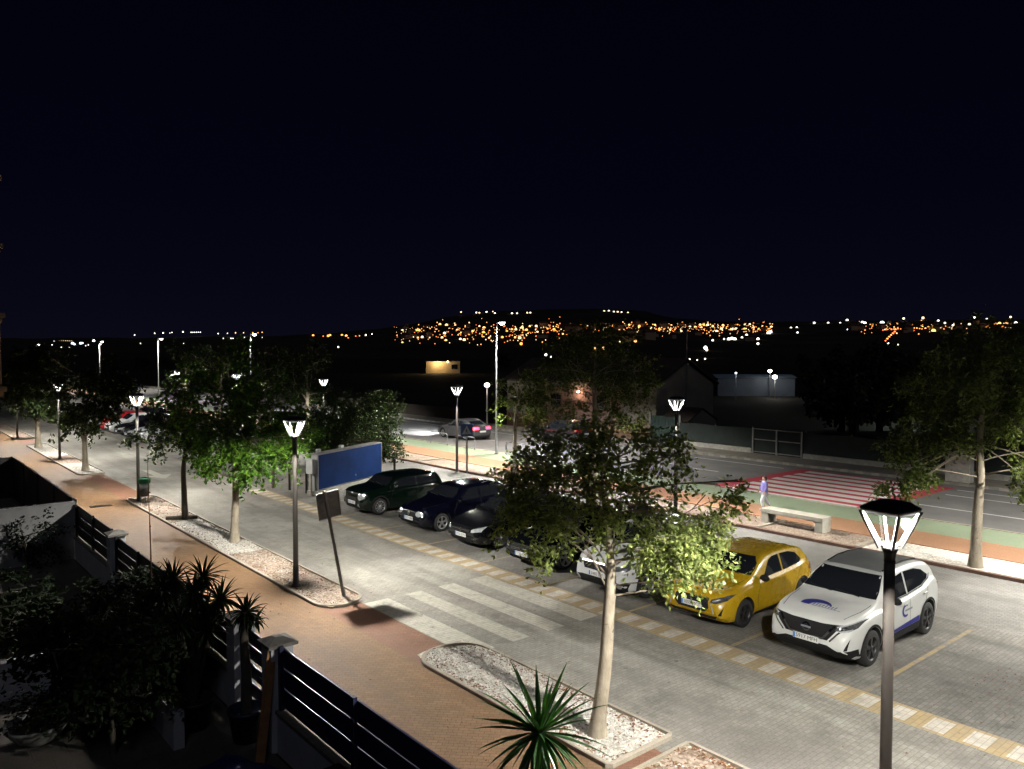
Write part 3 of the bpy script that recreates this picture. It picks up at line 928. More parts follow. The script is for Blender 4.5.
# lit farmhouse in the dark field
p = polar(443, 235)
house('farmhouse', 'cream house lit up warmly alone in the dark field', p, (10, 7, 3.6), .5, M['cream_wall'], M['roof'], -bearing(443), windows=((3.4, 1.9, 2, 1.6),))
t = thing('wall_lamp', 'warm lit lamp on the lone cream farmhouse', 'wall lamp', p, -bearing(443))
mb = MB(); mb.sphere((1.4, -3.75, 3.45), .18); mb.build('lit_globe', emit('farm_globe', (1, .75, .4), 25), t)
l = bpy.data.lights.new('bulb', 'POINT'); l.energy = 700; l.color = (1, .72, .36); l.shadow_soft_size = .2
o = bpy.data.objects.new('bulb', l); o.location = (-1.5, -5.4, 3.3); col.objects.link(o); o.parent = t
# pale industrial shed in the lit lot
p = polar(752, 112)
house('industrial_shed', 'pale bluish industrial shed lit by cold lamps beyond the warehouse', p, (10.5, 6, 2.6), .35, M['shed_wall'], plain('blue_roof', (.3, .42, .52), .6), -bearing(752) + .2)
# ------------------------------------------------------------------ trees
def make_leaf_cloud(rs, twigs, per, size, droop=.5, spread=.16):
    """leaf-sized folded diamonds strung along short twigs -> numpy verts, faces"""
    V = []; F = []
    for (p, d) in twigs:
        L = rs.uniform(.6, 1.3) * spread * 2.2
        for k in range(per):
            f = (k + rs.random()) / per
            base = p + d * (L * f) + Vector((rs.gauss(0, 1), rs.gauss(0, 1), rs.gauss(0, 1))) * spread * .32
            base.z -= droop * L * f * f
            ax = Vector((rs.gauss(0, 1), rs.gauss(0, 1), rs.gauss(-.45, .6))) + d * .6
            ax.normalize()
            s = size * rs.uniform(.65, 1.25)
            sd = ax.cross(Vector((rs.gauss(0, .5), rs.gauss(0, .5), 1))).normalized() * s * .3
            nn = ax.cross(sd).normalized() * s * .1
            o = len(V)
            mid = base + ax * s * .5
            V += [base, mid + sd + nn, base + ax * s, mid - sd + nn]
            F += [(o, o + 1, o + 2), (o, o + 2, o + 3)]
    return V, F

def make_tree(name, label, cat, loc, trunk, radii, lobes, seed, dens=1.0, size=.095, per=12, leaf='leaf', bark='bark', group=None, low=None, inner=.25):
    """trunk: points (right, z, depth) in metres; lobes: (right, z, depth, radius)"""
    rs = random.Random(seed)
    t = thing(name, label, cat, loc, 0, group)
    def P(r, z, d):
        return RT * r + DP * d + Vector((0, 0, z))
    pts = [P(*q) for q in trunk]
    mb = MB()
    # smooth the trunk path
    def cat_rom(pts, rad, n=4):
        op = []; orr = []
        for i in range(len(pts) - 1):
            a, b, c, d = pts[max(i - 1, 0)], pts[i], pts[i + 1], pts[min(i + 2, len(pts) - 1)]
            for k in range(n):
                u = k / n
                op.append(.5 * ((2 * b) + (c - a) * u + (2 * a - 5 * b + 4 * c - d) * u * u + (3 * b - a - 3 * c + d) * u ** 3))
                orr.append(rad[i] + (rad[i + 1] - rad[i]) * u)
        op.append(pts[-1]); orr.append(rad[-1])
        return op, orr
    tp, tr = cat_rom(pts, radii)
    mb.tube(tp, tr, 12)
    twigs = []
    fork = pts[-1]
    for (r, z, d, rad) in lobes:
        c = P(r, z, d)
        # limb leaves the trunk at a fitting height
        cand = [p for p in tp[len(tp) // 2:] if p.z < c.z - .1] or [tp[len(tp) * 2 // 3]]
        s = cand[-1] if rs.random() < .6 else rs.choice(cand)
        m_ = s.lerp(c, .5) + Vector((rs.gauss(0, .12), rs.gauss(0, .12), .18 * (c - s).length * rs.uniform(.2, 1)))
        lp = [s.lerp(m_, u).lerp(m_.lerp(c, u), u) for u in (0, .17, .34, .5, .67, .84, 1)]
        r0 = max(.018, min(tr[-1] * .8, .018 + .022 * (c - s).length))
        mb.tube(lp, [r0 * (1 - .72 * k / 6) for k in range(7)], 6)
        n = max(5, int(dens * 165 * rad ** 2.0))
        for k in range(min(14, max(2, n // 14))):
            v = Vector((rs.gauss(0, 1), rs.gauss(0, 1), rs.gauss(0, 1))).normalized() * rad * .85
            mb.tube([lp[rs.choice((3, 4, 5, 6))], c + v * .4 + Vector((0, 0, .05)), c + v], [.012, .009, .004], 4, cap=False)
        # uneven clumps inside the lobe
        cl = [Vector((rs.gauss(0, 1), rs.gauss(0, 1), rs.gauss(0, .8))).normalized() * rad * rs.uniform(inner, 1.05) for q in range(max(3, n // 6))]
        for k in range(n):
            q = rs.choice(cl)
            p = c + q + Vector((rs.gauss(0, 1), rs.gauss(0, 1), rs.gauss(0, .8))) * rad * .2
            dr = (q.normalized() + Vector((rs.gauss(0, .5), rs.gauss(0, .5), rs.gauss(-.25, .4)))).normalized()
            twigs.append((p, dr))
    mb.build('trunk', M[bark], t)
    V, F = make_leaf_cloud(rs, twigs, per, size)
    me = bpy.data.meshes.new('crown'); me.from_pydata(V, [], F); me.materials.append(M[leaf]); me.update()
    o = bpy.data.objects.new('crown', me); col.objects.link(o); o.parent = t
    return t

def auto_lobes(seed, zc, rx, rz, n, rl, zmin=None):
    rs = random.Random(seed); out = []
    while len(out) < n:
        x, y, z = rs.uniform(-1, 1), rs.uniform(-1, 1), rs.uniform(-1, 1)
        q = x * x + y * y + z * z
        if q > 1 or q < .12: continue
        out.append((x * rx, zc + z * rz, y * rx, rl * rs.uniform(.65, 1.25)))
    return out

# the large tree in the white gravel bed
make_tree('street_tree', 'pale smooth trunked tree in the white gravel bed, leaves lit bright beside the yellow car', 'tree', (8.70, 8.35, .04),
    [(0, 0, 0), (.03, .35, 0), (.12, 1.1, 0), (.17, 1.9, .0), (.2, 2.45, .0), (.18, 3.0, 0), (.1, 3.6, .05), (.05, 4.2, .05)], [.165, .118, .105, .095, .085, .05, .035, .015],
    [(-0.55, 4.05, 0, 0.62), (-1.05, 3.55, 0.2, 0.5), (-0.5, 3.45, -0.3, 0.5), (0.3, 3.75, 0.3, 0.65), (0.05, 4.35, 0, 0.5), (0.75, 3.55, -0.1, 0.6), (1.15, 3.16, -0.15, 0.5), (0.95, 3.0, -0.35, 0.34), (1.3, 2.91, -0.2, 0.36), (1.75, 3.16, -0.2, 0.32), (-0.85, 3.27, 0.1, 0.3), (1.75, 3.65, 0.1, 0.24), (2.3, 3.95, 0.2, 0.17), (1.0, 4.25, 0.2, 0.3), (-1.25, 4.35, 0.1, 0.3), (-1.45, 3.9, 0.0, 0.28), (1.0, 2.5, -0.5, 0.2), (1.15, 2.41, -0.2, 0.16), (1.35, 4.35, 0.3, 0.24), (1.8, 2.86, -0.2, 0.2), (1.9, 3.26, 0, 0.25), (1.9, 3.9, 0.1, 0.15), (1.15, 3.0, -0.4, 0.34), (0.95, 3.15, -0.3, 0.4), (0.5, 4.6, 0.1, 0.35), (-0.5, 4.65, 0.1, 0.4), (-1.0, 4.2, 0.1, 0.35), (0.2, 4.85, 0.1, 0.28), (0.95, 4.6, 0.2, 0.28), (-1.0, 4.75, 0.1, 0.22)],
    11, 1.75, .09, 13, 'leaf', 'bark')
# second and third bed trees
make_tree('street_tree', 'pale trunked tree with vivid green lit foliage beside the lantern lamp', 'tree', (8.95, 24.4, .04),
    [(0, 0, 0), (0, .5, 0), (.05, 1.6, 0), (.05, 2.3, 0), (.0, 3.2, 0), (-.1, 4.5, 0)], [.18, .12, .105, .095, .07, .03],
    [(.4, 2.75, -.7, .7), (1.2, 2.9, -.8, .75), (1.75, 3.05, -.5, .55), (.0, 3.4, .0, .9), (-.6, 2.9, -.2, .6), (-1.2, 3.7, 0, .9), (.9, 4.1, 0, 1.0), (-.1, 4.8, 0, 1.0), (-1.0, 5.2, 0, .7), (.8, 5.3, 0, .7), (-.2, 5.9, .2, .5), (-1.8, 4.4, 0, .6), (1.7, 4.3, .1, .5), (-.7, 2.2, -.1, .35), (1.95, 3.25, -.6, .55), (1.3, 3.3, -.7, .6), (.6, 3.3, -.7, .6)],
    12, .8, .15, 11, 'leaf_green', 'bark')
make_tree('street_tree', 'slim dark forked trunk tree with low dark leaves near the fallen log', 'tree', (8.82, 28.9, .04),
    [(0, 0, 0), (-.02, .8, 0), (-.04, 1.7, 0), (.02, 2.3, 0), (.08, 2.9, 0), (.05, 3.6, 0)], [.13, .095, .085, .07, .05, .03],
    [(-.9, 2.75, -.1, .5), (-1.4, 3.0, 0, .45), (.2, 3.0, 0, .6), (-.4, 3.5, 0, .7), (.5, 3.7, 0, .7), (-1.0, 3.6, .1, .5), (.0, 4.3, 0, .6), (.9, 2.9, -.1, .4)],
    13, .75, .15, 11, 'leaf_dark', 'bark_dark')
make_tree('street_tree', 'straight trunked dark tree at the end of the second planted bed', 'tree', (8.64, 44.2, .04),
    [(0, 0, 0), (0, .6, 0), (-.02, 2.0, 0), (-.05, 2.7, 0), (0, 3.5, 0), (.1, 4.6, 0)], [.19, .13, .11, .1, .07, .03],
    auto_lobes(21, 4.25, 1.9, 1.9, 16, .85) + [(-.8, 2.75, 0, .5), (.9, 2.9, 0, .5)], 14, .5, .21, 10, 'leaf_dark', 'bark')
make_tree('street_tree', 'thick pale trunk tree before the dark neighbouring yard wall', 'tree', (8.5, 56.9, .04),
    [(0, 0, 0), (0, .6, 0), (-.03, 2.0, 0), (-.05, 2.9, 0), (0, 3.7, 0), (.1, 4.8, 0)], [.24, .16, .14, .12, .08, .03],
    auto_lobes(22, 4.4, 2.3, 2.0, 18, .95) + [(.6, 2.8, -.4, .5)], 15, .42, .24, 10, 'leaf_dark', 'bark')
# trees along the far planting strip
make_tree('pavement_tree', 'large tree behind the white car row whose crown reaches over the town lights', 'tree', (24.1, 23.4, .06),
    [(0, 0, 0), (0, .7, 0), (.05, 2.0, 0), (.1, 3.0, 0), (.0, 4.5, 0), (.1, 6.4, 0)], [.22, .15, .13, .12, .08, .03],
    [(0, 7.2, 0, .6), (-.7, 6.6, 0, .7), (.8, 6.7, 0, .7), (0, 6.3, 0, .8), (-1.5, 6.0, 0, .7), (1.5, 6.1, 0, .7), (-.8, 5.4, 0, .9), (.9, 5.5, .0, .9), (-2.1, 5.2, 0, .7), (2.0, 5.2, 0, .8), (0, 4.8, 0, .9),
     (-1.7, 4.5, 0, .7), (1.8, 4.4, 0, .8), (2.5, 4.6, 0, .5), (-2.6, 4.4, 0, .5), (.9, 4.0, -.3, .7), (1.6, 3.5, -.3, .6), (.5, 3.5, -.4, .45), (-.9, 3.9, 0, .6), (1.9, 3.0, -.2, .4), (1.1, 3.1, -.6, .35), (-1.9, 3.6, 0, .5), (-2.9, 3.9, .1, .4)],
    16, .85, .135, 10, 'leaf_mid', 'bark')
make_tree('pavement_tree', 'tree with pale trunk in front of the parked dark car across the road', 'tree', (23.95, 28.5, .06),
    [(0, 0, 0), (0, .7, 0), (.0, 1.8, 0), (.02, 2.7, 0), (.1, 3.6, 0), (.2, 4.6, 0)], [.15, .1, .09, .08, .06, .02],
    [(.2, 4.9, 0, .6), (-.5, 4.4, 0, .5), (.9, 4.5, .1, .6), (.2, 4.0, 0, .6), (-.5, 3.6, 0, .4), (1.2, 3.9, 0, .5), (.5, 3.3, -.1, .4), (-.7, 3.0, 0, .3), (1.0, 3.1, 0, .4)],
    17, .7, .14, 10, 'leaf_mid', 'bark')
make_tree('pavement_tree', 'big bark scarred tree on the white gravel strip past the black lantern lamp', 'tree', (23.65, 8.25, .06),
    [(0, 0, 0), (-.0, .5, 0), (.03, 1.6, 0), (.08, 2.5, 0), (.1, 3.4, .1), (.1, 4.6, 0), (.1, 6.0, 0)], [.21, .145, .125, .11, .085, .05, .025],
    [(0, 6.3, 0, .7), (.9, 5.9, 0, .8), (-.9, 5.8, 0, .7), (0, 5.3, 0, .9), (1.3, 5.0, 0, .8), (-1.3, 5.0, 0, .8), (.5, 4.3, 0, .8), (-.5, 4.2, 0, .8), (-1.7, 4.0, 0, .7), (1.5, 4.1, .1, .6), (-2.3, 3.4, .1, .5), (-1.4, 3.4, 0, .5),
     (-.6, 3.55, 0, .45), (-2.0, 2.8, -.1, .42), (-1.6, 2.5, -.1, .35), (-2.4, 2.45, 0, .3), (1.3, 2.8, -.5, .5), (1.8, 2.6, -.7, .45), (.9, 2.75, -.3, .4), (2.1, 3.2, 0, .5), (-2.35, 2.5, -.2, .35), (-1.9, 2.25, -.2, .28), (.9, 6.6, .2, .4), (1.2, 2.3, -.5, .3)],
    18, 1.15, .13, 11, 'leaf_mid', 'bark_mid')
bt = make_tree('pavement_tree', 'dark tree of the far planting strip with faintly lit trunk behind the parked cars', 'tree', (24.1, 51.5, .06),
    [(0, 0, 0), (0, .7, 0), (.05, 2.2, 0), (.05, 3.2, 0), (.0, 4.6, 0)], [.2, .15, .13, .1, .03],
    auto_lobes(31, 4.4, 2.2, 1.7, 15, .9), 19, .35, .22, 9, 'leaf_dark', 'bark')
for x, y, s, lb in ((24.1, 60, 1.0, 'dark strip tree with a lit clump of leaves above the far silver car'), (24.1, 68.5, .95, 'far strip tree with pale trunk catching lamp light over the white hatchback'),
                    (24.1, 78, 1.05, 'dim far strip tree at the end of the row of parked cars')):
    dup(bt, (x, y, .06), rz=y, label=lb, scale=s)
# round bush-like tree behind the kiosk
make_tree('round_bush', 'large dense dark round bush behind the blue kiosk', 'bush', (20.6, 38.6, .0),
    [(0, 0, 0), (0, .5, 0), (.0, 1.2, 0), (.0, 2.0, 0)], [.2, .16, .13, .06],
    auto_lobes(41, 2.15, 2.5, 1.5, 22, .85) + [(2.2, 1.0, -.4, .7), (2.6, .7, -.6, .5), (1.7, .6, -.6, .6), (-1.5, .6, -.5, .6), (2.3, 1.8, -.2, .6), (1.2, 3.2, 0, .6)], 20, 1.15, .14, 11, 'leaf_dark', 'bark_dark')
make_tree('shrub', 'low brightly lit green shrub mass behind the lamp and wooden post', 'shrub', (17.2, 39.5, .0),
    [(0, 0, 0), (0, .4, 0), (.0, .9, 0), (.0, 1.6, 0)], [.12, .1, .08, .04],
    auto_lobes(42, 1.7, 2.2, 1.0, 14, .8), 23, .5, .15, 11, 'leaf_green', 'bark_dark')
# dark trees of the field beyond the road
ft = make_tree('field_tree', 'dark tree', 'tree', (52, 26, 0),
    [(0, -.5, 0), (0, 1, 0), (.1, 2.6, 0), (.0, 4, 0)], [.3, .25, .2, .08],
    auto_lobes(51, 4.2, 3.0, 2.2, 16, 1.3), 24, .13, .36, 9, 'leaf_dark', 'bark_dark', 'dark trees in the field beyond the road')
ft['label'] = 'unlit dark tree standing in the black field beyond the screen fence'
rs = random.Random(77)
spots = []
for k in range(60):
    px = rs.uniform(-60, 1110); D = rs.choice((60, 75, 95, 120, 160, 210, 270))
    if 380 < px < 520 and D < 260: continue
    if 690 < px < 830 and D < 200: continue
    if 500 < px < 720 and D < 100: continue
    spots.append((px, D))
for i, (px, D) in enumerate(spots):
    q = polar(px, D)
    if q[0] < 43: continue
    s_ = (5.3 + rs.uniform(-1.3, 1.0)) / 6.6
    dup(ft, (q[0], q[1], 0), rz=rs.random() * 6.3, scale=s_)

# ------------------------------------------------------------------ bladed plants
def rosette(mb, c, n, L, w, rs, e0=-45, e1=85, droop=.35, segs=6):
    c = Vector(c)
    for k in range(n):
        az = k * 2.39996 + rs.uniform(-.2, .2)
        f = (k + .5) / n
        el = R(e1 + (e0 - e1) * f ** .8 + rs.uniform(-6, 6))
        l = L * rs.uniform(.8, 1.1) * (.75 + .25 * math.sin(math.pi * min(1, f + .2)))
        hd = Vector((math.cos(az), math.sin(az), 0)); sd = Vector((-math.sin(az), math.cos(az), 0))
        vs = []; fs = []
        p = c + hd * .02; e = el
        for q in range(segs + 1):
            u = q / segs
            ww = w * (.55 + .9 * u) if u < .4 else w * (.91) * (1 - ((u - .4) / .6) ** 1.6)
            ww = max(ww, .0015)
            up = Vector((-math.sin(e) * hd.x, -math.sin(e) * hd.y, math.cos(e)))
            vs += [p + sd * ww + up * ww * .45, p, p - sd * ww + up * ww * .45]
            d = hd * math.cos(e) + Vector((0, 0, math.sin(e)))
            p = p + d * l / segs
            e -= droop * math.cos(e) * u * .55
        for q in range(segs):
            a = q * 3
            fs += [(a, a + 1, a + 4, a + 3), (a + 1, a + 2, a + 5, a + 4)]
        mb.add(vs, fs, 0, False)

rs = random.Random(9)
t = thing('yucca', 'spiky green yucca rosette standing before the white gravel bed', 'yucca', (4.35, 4.85, 0))
ht = 2.78
mb = MB(); mb.tube([(0, 0, 0), (.03, 0, .8), (-.02, .02, 1.7), (0, 0, ht)], [.1, .075, .065, .05], 10); mb.build('stem', M['bark_dark'], t)
mb = MB(); rosette(mb, (0, 0, ht), 78, .64, .026, rs, -78, 84, .25); mb.build('leaves', M['blade'], t)
mb = MB(); mb.lathe([(0, 0), (.22, 0), (.29, .42), (.31, .42), (.31, .46), (.26, .46), (.25, .4), (0, .4)], 20); mb.build('pot', M['pot_black'], t)

t = thing('dragon_plant', 'slim potted dragon plant with a single leafy head between the white gate pillars', 'potted plant', (4.45, 11.75, .02))
mb = MB(); mb.lathe([(0, 0), (.2, 0), (.27, .45), (.29, .45), (.29, .5), (.25, .5), (.24, .42), (0, .42)], 20); mb.build('pot', M['pot_blue'], t)
mb = MB(); mb.tube([(0, 0, .4), (.02, .03, 1.0), (-.02, 0, 1.6), (.02, .02, 1.98)], [.085, .08, .065, .045], 10); mb.build('stem', M['bark_dark'], t)
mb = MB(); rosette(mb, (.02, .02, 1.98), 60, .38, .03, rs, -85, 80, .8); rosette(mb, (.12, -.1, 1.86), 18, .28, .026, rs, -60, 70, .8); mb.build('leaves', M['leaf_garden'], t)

t = thing('palm_lily', 'tall dark multi headed palm lily in a black pot rising over the fence', 'potted plant', (3.95, 12.7, .02))
mb = MB(); mb.lathe([(0, 0), (.24, 0), (.31, .42), (.33, .42), (.33, .47), (.28, .47), (.27, .4), (0, .4)], 20); mb.build('pot', M['pot_black'], t)
mb = MB(); mb2 = MB()
for x, y, z in ((.05, .05, 2.15), (.3, .35, 2.3), (-.35, .3, 2.2), (-.25, -.2, 1.8), (.42, -.1, 2.0), (-.1, .6, 2.25), (.15, -.25, 1.6), (-.5, .0, 1.7), (.25, .1, 1.75), (-.15, .2, 1.45), (-.6, .45, 1.9)):
    mb.tube([(0, 0, .38), (x * .4, y * .4, 1.1), (x, y, z)], [.05, .04, .028], 8)
    rosette(mb2, (x, y, z), 60, .44, .024, rs, -70, 82, .5)
mb.build('stem', M['soil'], t); mb2.build('leaves', M['leaf_garden'], t)

# dark garden trees and shrubs
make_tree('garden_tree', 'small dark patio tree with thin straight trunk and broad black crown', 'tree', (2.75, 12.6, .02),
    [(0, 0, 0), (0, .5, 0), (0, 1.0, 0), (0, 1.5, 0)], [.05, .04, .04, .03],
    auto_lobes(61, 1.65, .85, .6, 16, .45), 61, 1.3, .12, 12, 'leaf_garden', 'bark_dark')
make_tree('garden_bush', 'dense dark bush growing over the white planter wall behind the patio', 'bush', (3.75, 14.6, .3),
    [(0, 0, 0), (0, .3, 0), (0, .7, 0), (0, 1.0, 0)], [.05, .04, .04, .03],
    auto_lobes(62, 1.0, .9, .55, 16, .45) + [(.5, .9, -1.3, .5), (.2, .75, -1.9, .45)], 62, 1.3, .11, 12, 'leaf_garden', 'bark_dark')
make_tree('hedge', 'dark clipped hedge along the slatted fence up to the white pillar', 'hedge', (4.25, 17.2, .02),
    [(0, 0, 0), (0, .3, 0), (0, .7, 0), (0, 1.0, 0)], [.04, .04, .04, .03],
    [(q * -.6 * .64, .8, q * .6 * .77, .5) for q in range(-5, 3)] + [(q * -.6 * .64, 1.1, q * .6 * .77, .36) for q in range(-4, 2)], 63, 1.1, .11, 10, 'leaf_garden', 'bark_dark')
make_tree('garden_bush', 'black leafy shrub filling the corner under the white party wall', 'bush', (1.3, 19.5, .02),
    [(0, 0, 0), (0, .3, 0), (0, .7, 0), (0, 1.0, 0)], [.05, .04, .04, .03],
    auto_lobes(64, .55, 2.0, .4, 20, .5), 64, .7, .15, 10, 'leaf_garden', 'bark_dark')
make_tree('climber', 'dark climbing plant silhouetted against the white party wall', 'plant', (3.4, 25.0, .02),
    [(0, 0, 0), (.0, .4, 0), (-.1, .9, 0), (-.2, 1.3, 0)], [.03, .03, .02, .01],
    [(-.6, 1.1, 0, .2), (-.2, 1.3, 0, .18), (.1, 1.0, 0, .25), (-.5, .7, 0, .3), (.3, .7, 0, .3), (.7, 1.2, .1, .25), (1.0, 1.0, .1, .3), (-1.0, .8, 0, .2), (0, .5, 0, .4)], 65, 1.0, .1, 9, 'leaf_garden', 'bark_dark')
t = thing('bowl_planter', 'pale round bowl planter with small cream flowers in the patio corner', 'planter', (1.95, 13.75, .02))
mb = MB(); mb.lathe([(0, 0), (.2, 0), (.27, .04), (.45, .26), (.47, .3), (.43, .31), (.36, .24), (0, .22)], 26); mb.build('bowl', M['pot_white'], t)
mb = MB(); mb.lathe([(0, .27), (.39, .255), (.4, .25)], 20); mb.build('soil', M['soil'], t)
rs2 = random.Random(4)
tw = [(Vector((rs2.gauss(0, .22), rs2.gauss(0, .22), .45 + rs2.uniform(-.15, .25))), Vector((rs2.gauss(0, 1), rs2.gauss(0, 1), .6)).normalized()) for k in range(90)]
V, F = make_leaf_cloud(rs2, tw, 9, .07); me = bpy.data.meshes.new('foliage'); me.from_pydata(V, [], F); me.materials.append(M['leaf_garden']); o = bpy.data.objects.new('foliage', me); col.objects.link(o); o.parent = t
mb = MB()
for k in range(26):
    c = (rs2.gauss(-.02, .22), rs2.gauss(0, .22), .62 + rs2.uniform(-.1, .15))
    for q in range(5):
        a = q * 1.2566 + k
        mb.add([c, (c[0] + .035 * math.cos(a - .4), c[1] + .035 * math.sin(a - .4), c[2] + .012), (c[0] + .05 * math.cos(a), c[1] + .05 * math.sin(a), c[2] + .006), (c[0] + .035 * math.cos(a + .4), c[1] + .035 * math.sin(a + .4), c[2] + .012)], [(0, 1, 2, 3)])
mb.build('blossom', M['flower'], t)
t = thing('barrel_planter', 'tall dark barrel planter standing before the low white wall', 'planter', (2.55, 13.95, .02))
mb = MB(); mb.lathe([(0, 0), (.2, 0), (.25, .2), (.27, .45), (.25, .72), (.22, .78), (.2, .78), (.2, .7), (0, .7)], 22)
for z in (.16, .6):
    mb.lathe([(.236 if z < .3 else .262, z), (.262 if z < .3 else .27, z + .02), (.25 if z < .3 else .262, z + .05)], 22)
mb.build('barrel', M['pot_black'], t)
tw = [(Vector((rs2.gauss(0, .2), rs2.gauss(0, .2), .95 + rs2.uniform(-.2, .3))), Vector((rs2.gauss(0, 1), rs2.gauss(0, 1), .6)).normalized()) for k in range(60)]
V, F = make_leaf_cloud(rs2, tw, 9, .09); me = bpy.data.meshes.new('foliage'); me.from_pydata(V, [], F); me.materials.append(M['leaf_garden']); o = bpy.data.objects.new('foliage', me); col.objects.link(o); o.parent = t
# tall thin canes above the hedge
for (x, y, h, lb, m_) in ((4.5, 17.0, 3.9, 'tall thin pinkish cane rising from the garden hedge', 'wood'), (4.45, 15.6, 2.05, 'short bare reddish twig sticking up beside the tall cane', 'wood')):
    t = thing('garden_cane', lb, 'cane', (x, y, .02))
    mb = MB(); mb.tube([(0, 0, 0), (.0, .02, h * .5), (-.03, .04, h)], [.016, .012, .005], 6); mb.build('stalk', M[m_], t)
    mb = MB()
    for z in (.45, .62, .8):
        mb.lathe([(0, -.012), (.018, -.01), (.02, 0), (.016, .012), (0, .014)], 8, (0, .02, h * z))
    mb.build('node', M[m_], t)

# ------------------------------------------------------------------ garden walls and fences
def pillar(x, y, h, label, w=.36):
    t = thing('gate_pillar', label, 'pillar', (x, y, .0))
    mb = MB(); mb.box((0, 0, h / 2), (w, w, h), bev=.008); mb.build('shaft', M['white_wall'], t)
    mb = MB(); e = w / 2 + .05
    mb.add([(-e, -e, h), (e, -e, h), (e, e, h), (-e, e, h), (-e, -e, h + .05), (e, -e, h + .05), (e, e, h + .05), (-e, e, h + .05), (-.06, -.06, h + .12), (.06, -.06, h + .12), (.06, .06, h + .12), (-.06, .06, h + .12)],
           [(3, 2, 1, 0), (0, 1, 5, 4), (1, 2, 6, 5), (2, 3, 7, 6), (3, 0, 4, 7), (4, 5, 9, 8), (5, 6, 10, 9), (6, 7, 11, 10), (7, 4, 8, 11), (8, 9, 10, 11)])
    mb.build('cap', M['pillar_cap'], t)
pillar(4.75, 11.25, 1.6, 'white pillar with grey cap and plank leaning on it')
pillar(4.75, 12.75, 1.6, 'white pillar with grey cap half hidden by the palm lily')
pillar(4.75, 21.0, 1.5, 'grey white fence pillar standing along the hedge far from the gate')

def slat_fence(y0, y1, label, mat, top=1.62, base=.62):
    t = thing('slat_fence', label, 'fence', (4.75, y0, 0))
    L = y1 - y0
    mb = MB(); mb.box((0, L / 2, base / 2), (.2, L, base)); mb.build('base_wall', M['white_wall'], t)
    mb = MB(); mb.box((0, L / 2, base + .025), (.27, L, .05), bev=.008); mb.build('coping', M['coping'], t)
    hh_ = (top - base - .09) / 3
    zs = [(base + .07 + hh_ * (q + .5), hh_ - .022) for q in range(3)]
    mb = MB()
    for z, h in zs:
        mb.box((0, L / 2, z), (.035, L, h), bev=.004)
    mb.build('slat_panel', mat, t)
    n = max(2, round(L / 2.0)); 
    for k in range(n + 1):
        y = L * k / n; y = min(max(y, .05), L - .05)
        mb = MB(); mb.box((-.05, y, (base + top) / 2 + .02), (.06, .08, top - base)); mb.build('post', mat, t)
slat_fence(4.2, 11.06, 'navy slatted fence on a white base wall at the near pavement edge', M['slat'])
slat_fence(12.94, 20.81, 'dark slatted fence with the hedge growing behind it', M['slat_black'], 1.5)
slat_fence(21.19, 25.4, 'black slatted fence between the far pillar and the party wall', M['slat_black'], 1.6)
t = thing('garden_gate', 'dark narrow slatted garden gate between two white pillars', 'gate', (4.75, 11.45, .05))
mb = MB()
for z in (.2, .5, .8, 1.1, 1.35):
    mb.box((0, .55, z), (.03, 1.06, .22), bev=.004)
mb.build('gate_leaf', M['slat'], t)
for y in (.05, 1.05):
    mb = MB(); mb.box((-.03, y, .75), (.04, .05, 1.45)); mb.build('stile', M['slat'], t)
mb = MB(); mb.tube([(-.06, .15, .9), (-.1, .15, .9), (-.1, .26, .9)], .01, 6); mb.build('handle', M['pole_grey'], t)
# party wall and the neighbour's solid fence
mb = MB(); mb.box((-1.9, 25.55, .84), (13.2, .2, 1.68)); o = mb.build('party_wall', M['party_wall']); tag(o, 'white rendered party wall between the two gardens', 'wall')
t = thing('panel_fence', 'tall solid black fence around the neighbouring yard', 'fence', (0, 0, 0))
mb = MB(); mb.box((4.75, 31.8, .85), (.06, 12.2, 1.7)); mb.build('panel', M['slat_black'], t)
mb = MB(); mb.box((-1.6, 37.95, .85), (12.6, .06, 1.7)); mb.build('panel', M['slat_black'], t)
for y in (25.75, 28.8, 31.8, 34.9, 37.9):
    mb = MB(); mb.box((4.69, y, .86), (.06, .08, 1.74)); mb.build('post', M['slat_black'], t)
mb = MB(); mb.tube([(2.2, 35.2, 0), (2.1, 35.1, .8), (1.9, 35.1, 1.3)], [.09, .07, .05], 8)
o = mb.build('bent_pipe', M['white_wall']); tag(o, 'faint pale bent pipe standing in the dark neighbouring yard', 'pipe')
# planter wall, plank, box, tarp
mb = MB(); mb.box((3.55, 13.9, .3), (.16, 3.6, .6)); mb.box((2.15, 15.78, .34), (2.96, .16, .68)); o = mb.build('planter_wall', M['white_wall']); tag(o, 'low white L shaped planter wall around the dark patio', 'wall')
mb = MB(); mb.box((0, 0, 0), (.14, .035, 1.7), bev=.004, rot=Matrix.Rotation(R(-16), 3, 'X') @ Matrix.Rotation(R(14), 3, 'Y'))
o = mb.build('plank', M['wood'], None, (4.42, 10.92, .82)); tag(o, 'brown wooden plank leaning against the white gate pillar', 'plank')
t = thing('planter_box', 'dark square planter box topped with pale pebbles beside the fence wall', 'planter', (4.3, 8.45, .02), R(2))
mb = MB(); 
for a, b, c_, d in ((-.3, 0, .03, 1.0), (.3, 0, .03, 1.0), (0, -.5, .63, .03), (0, .5, .63, .03)):
    mb.box((a, b, .36), (c_, d, .72))
mb.box((0, 0, .02), (.57, .97, .04)); mb.build('box', M['pot_black'], t)
mb = MB(); mb.box((0, 0, .64), (.56, .96, .02)); mb.build('soil', M['soil'], t)
mb = MB()
for k in range(90):
    mb.sphere((rs2.uniform(-.25, .25), rs2.uniform(-.45, .45), .67), (rs2.uniform(.02, .045), rs2.uniform(.02, .045), .025), seg=7, ring=5)
o = mb.build('pebbles', M['pebble'], t)
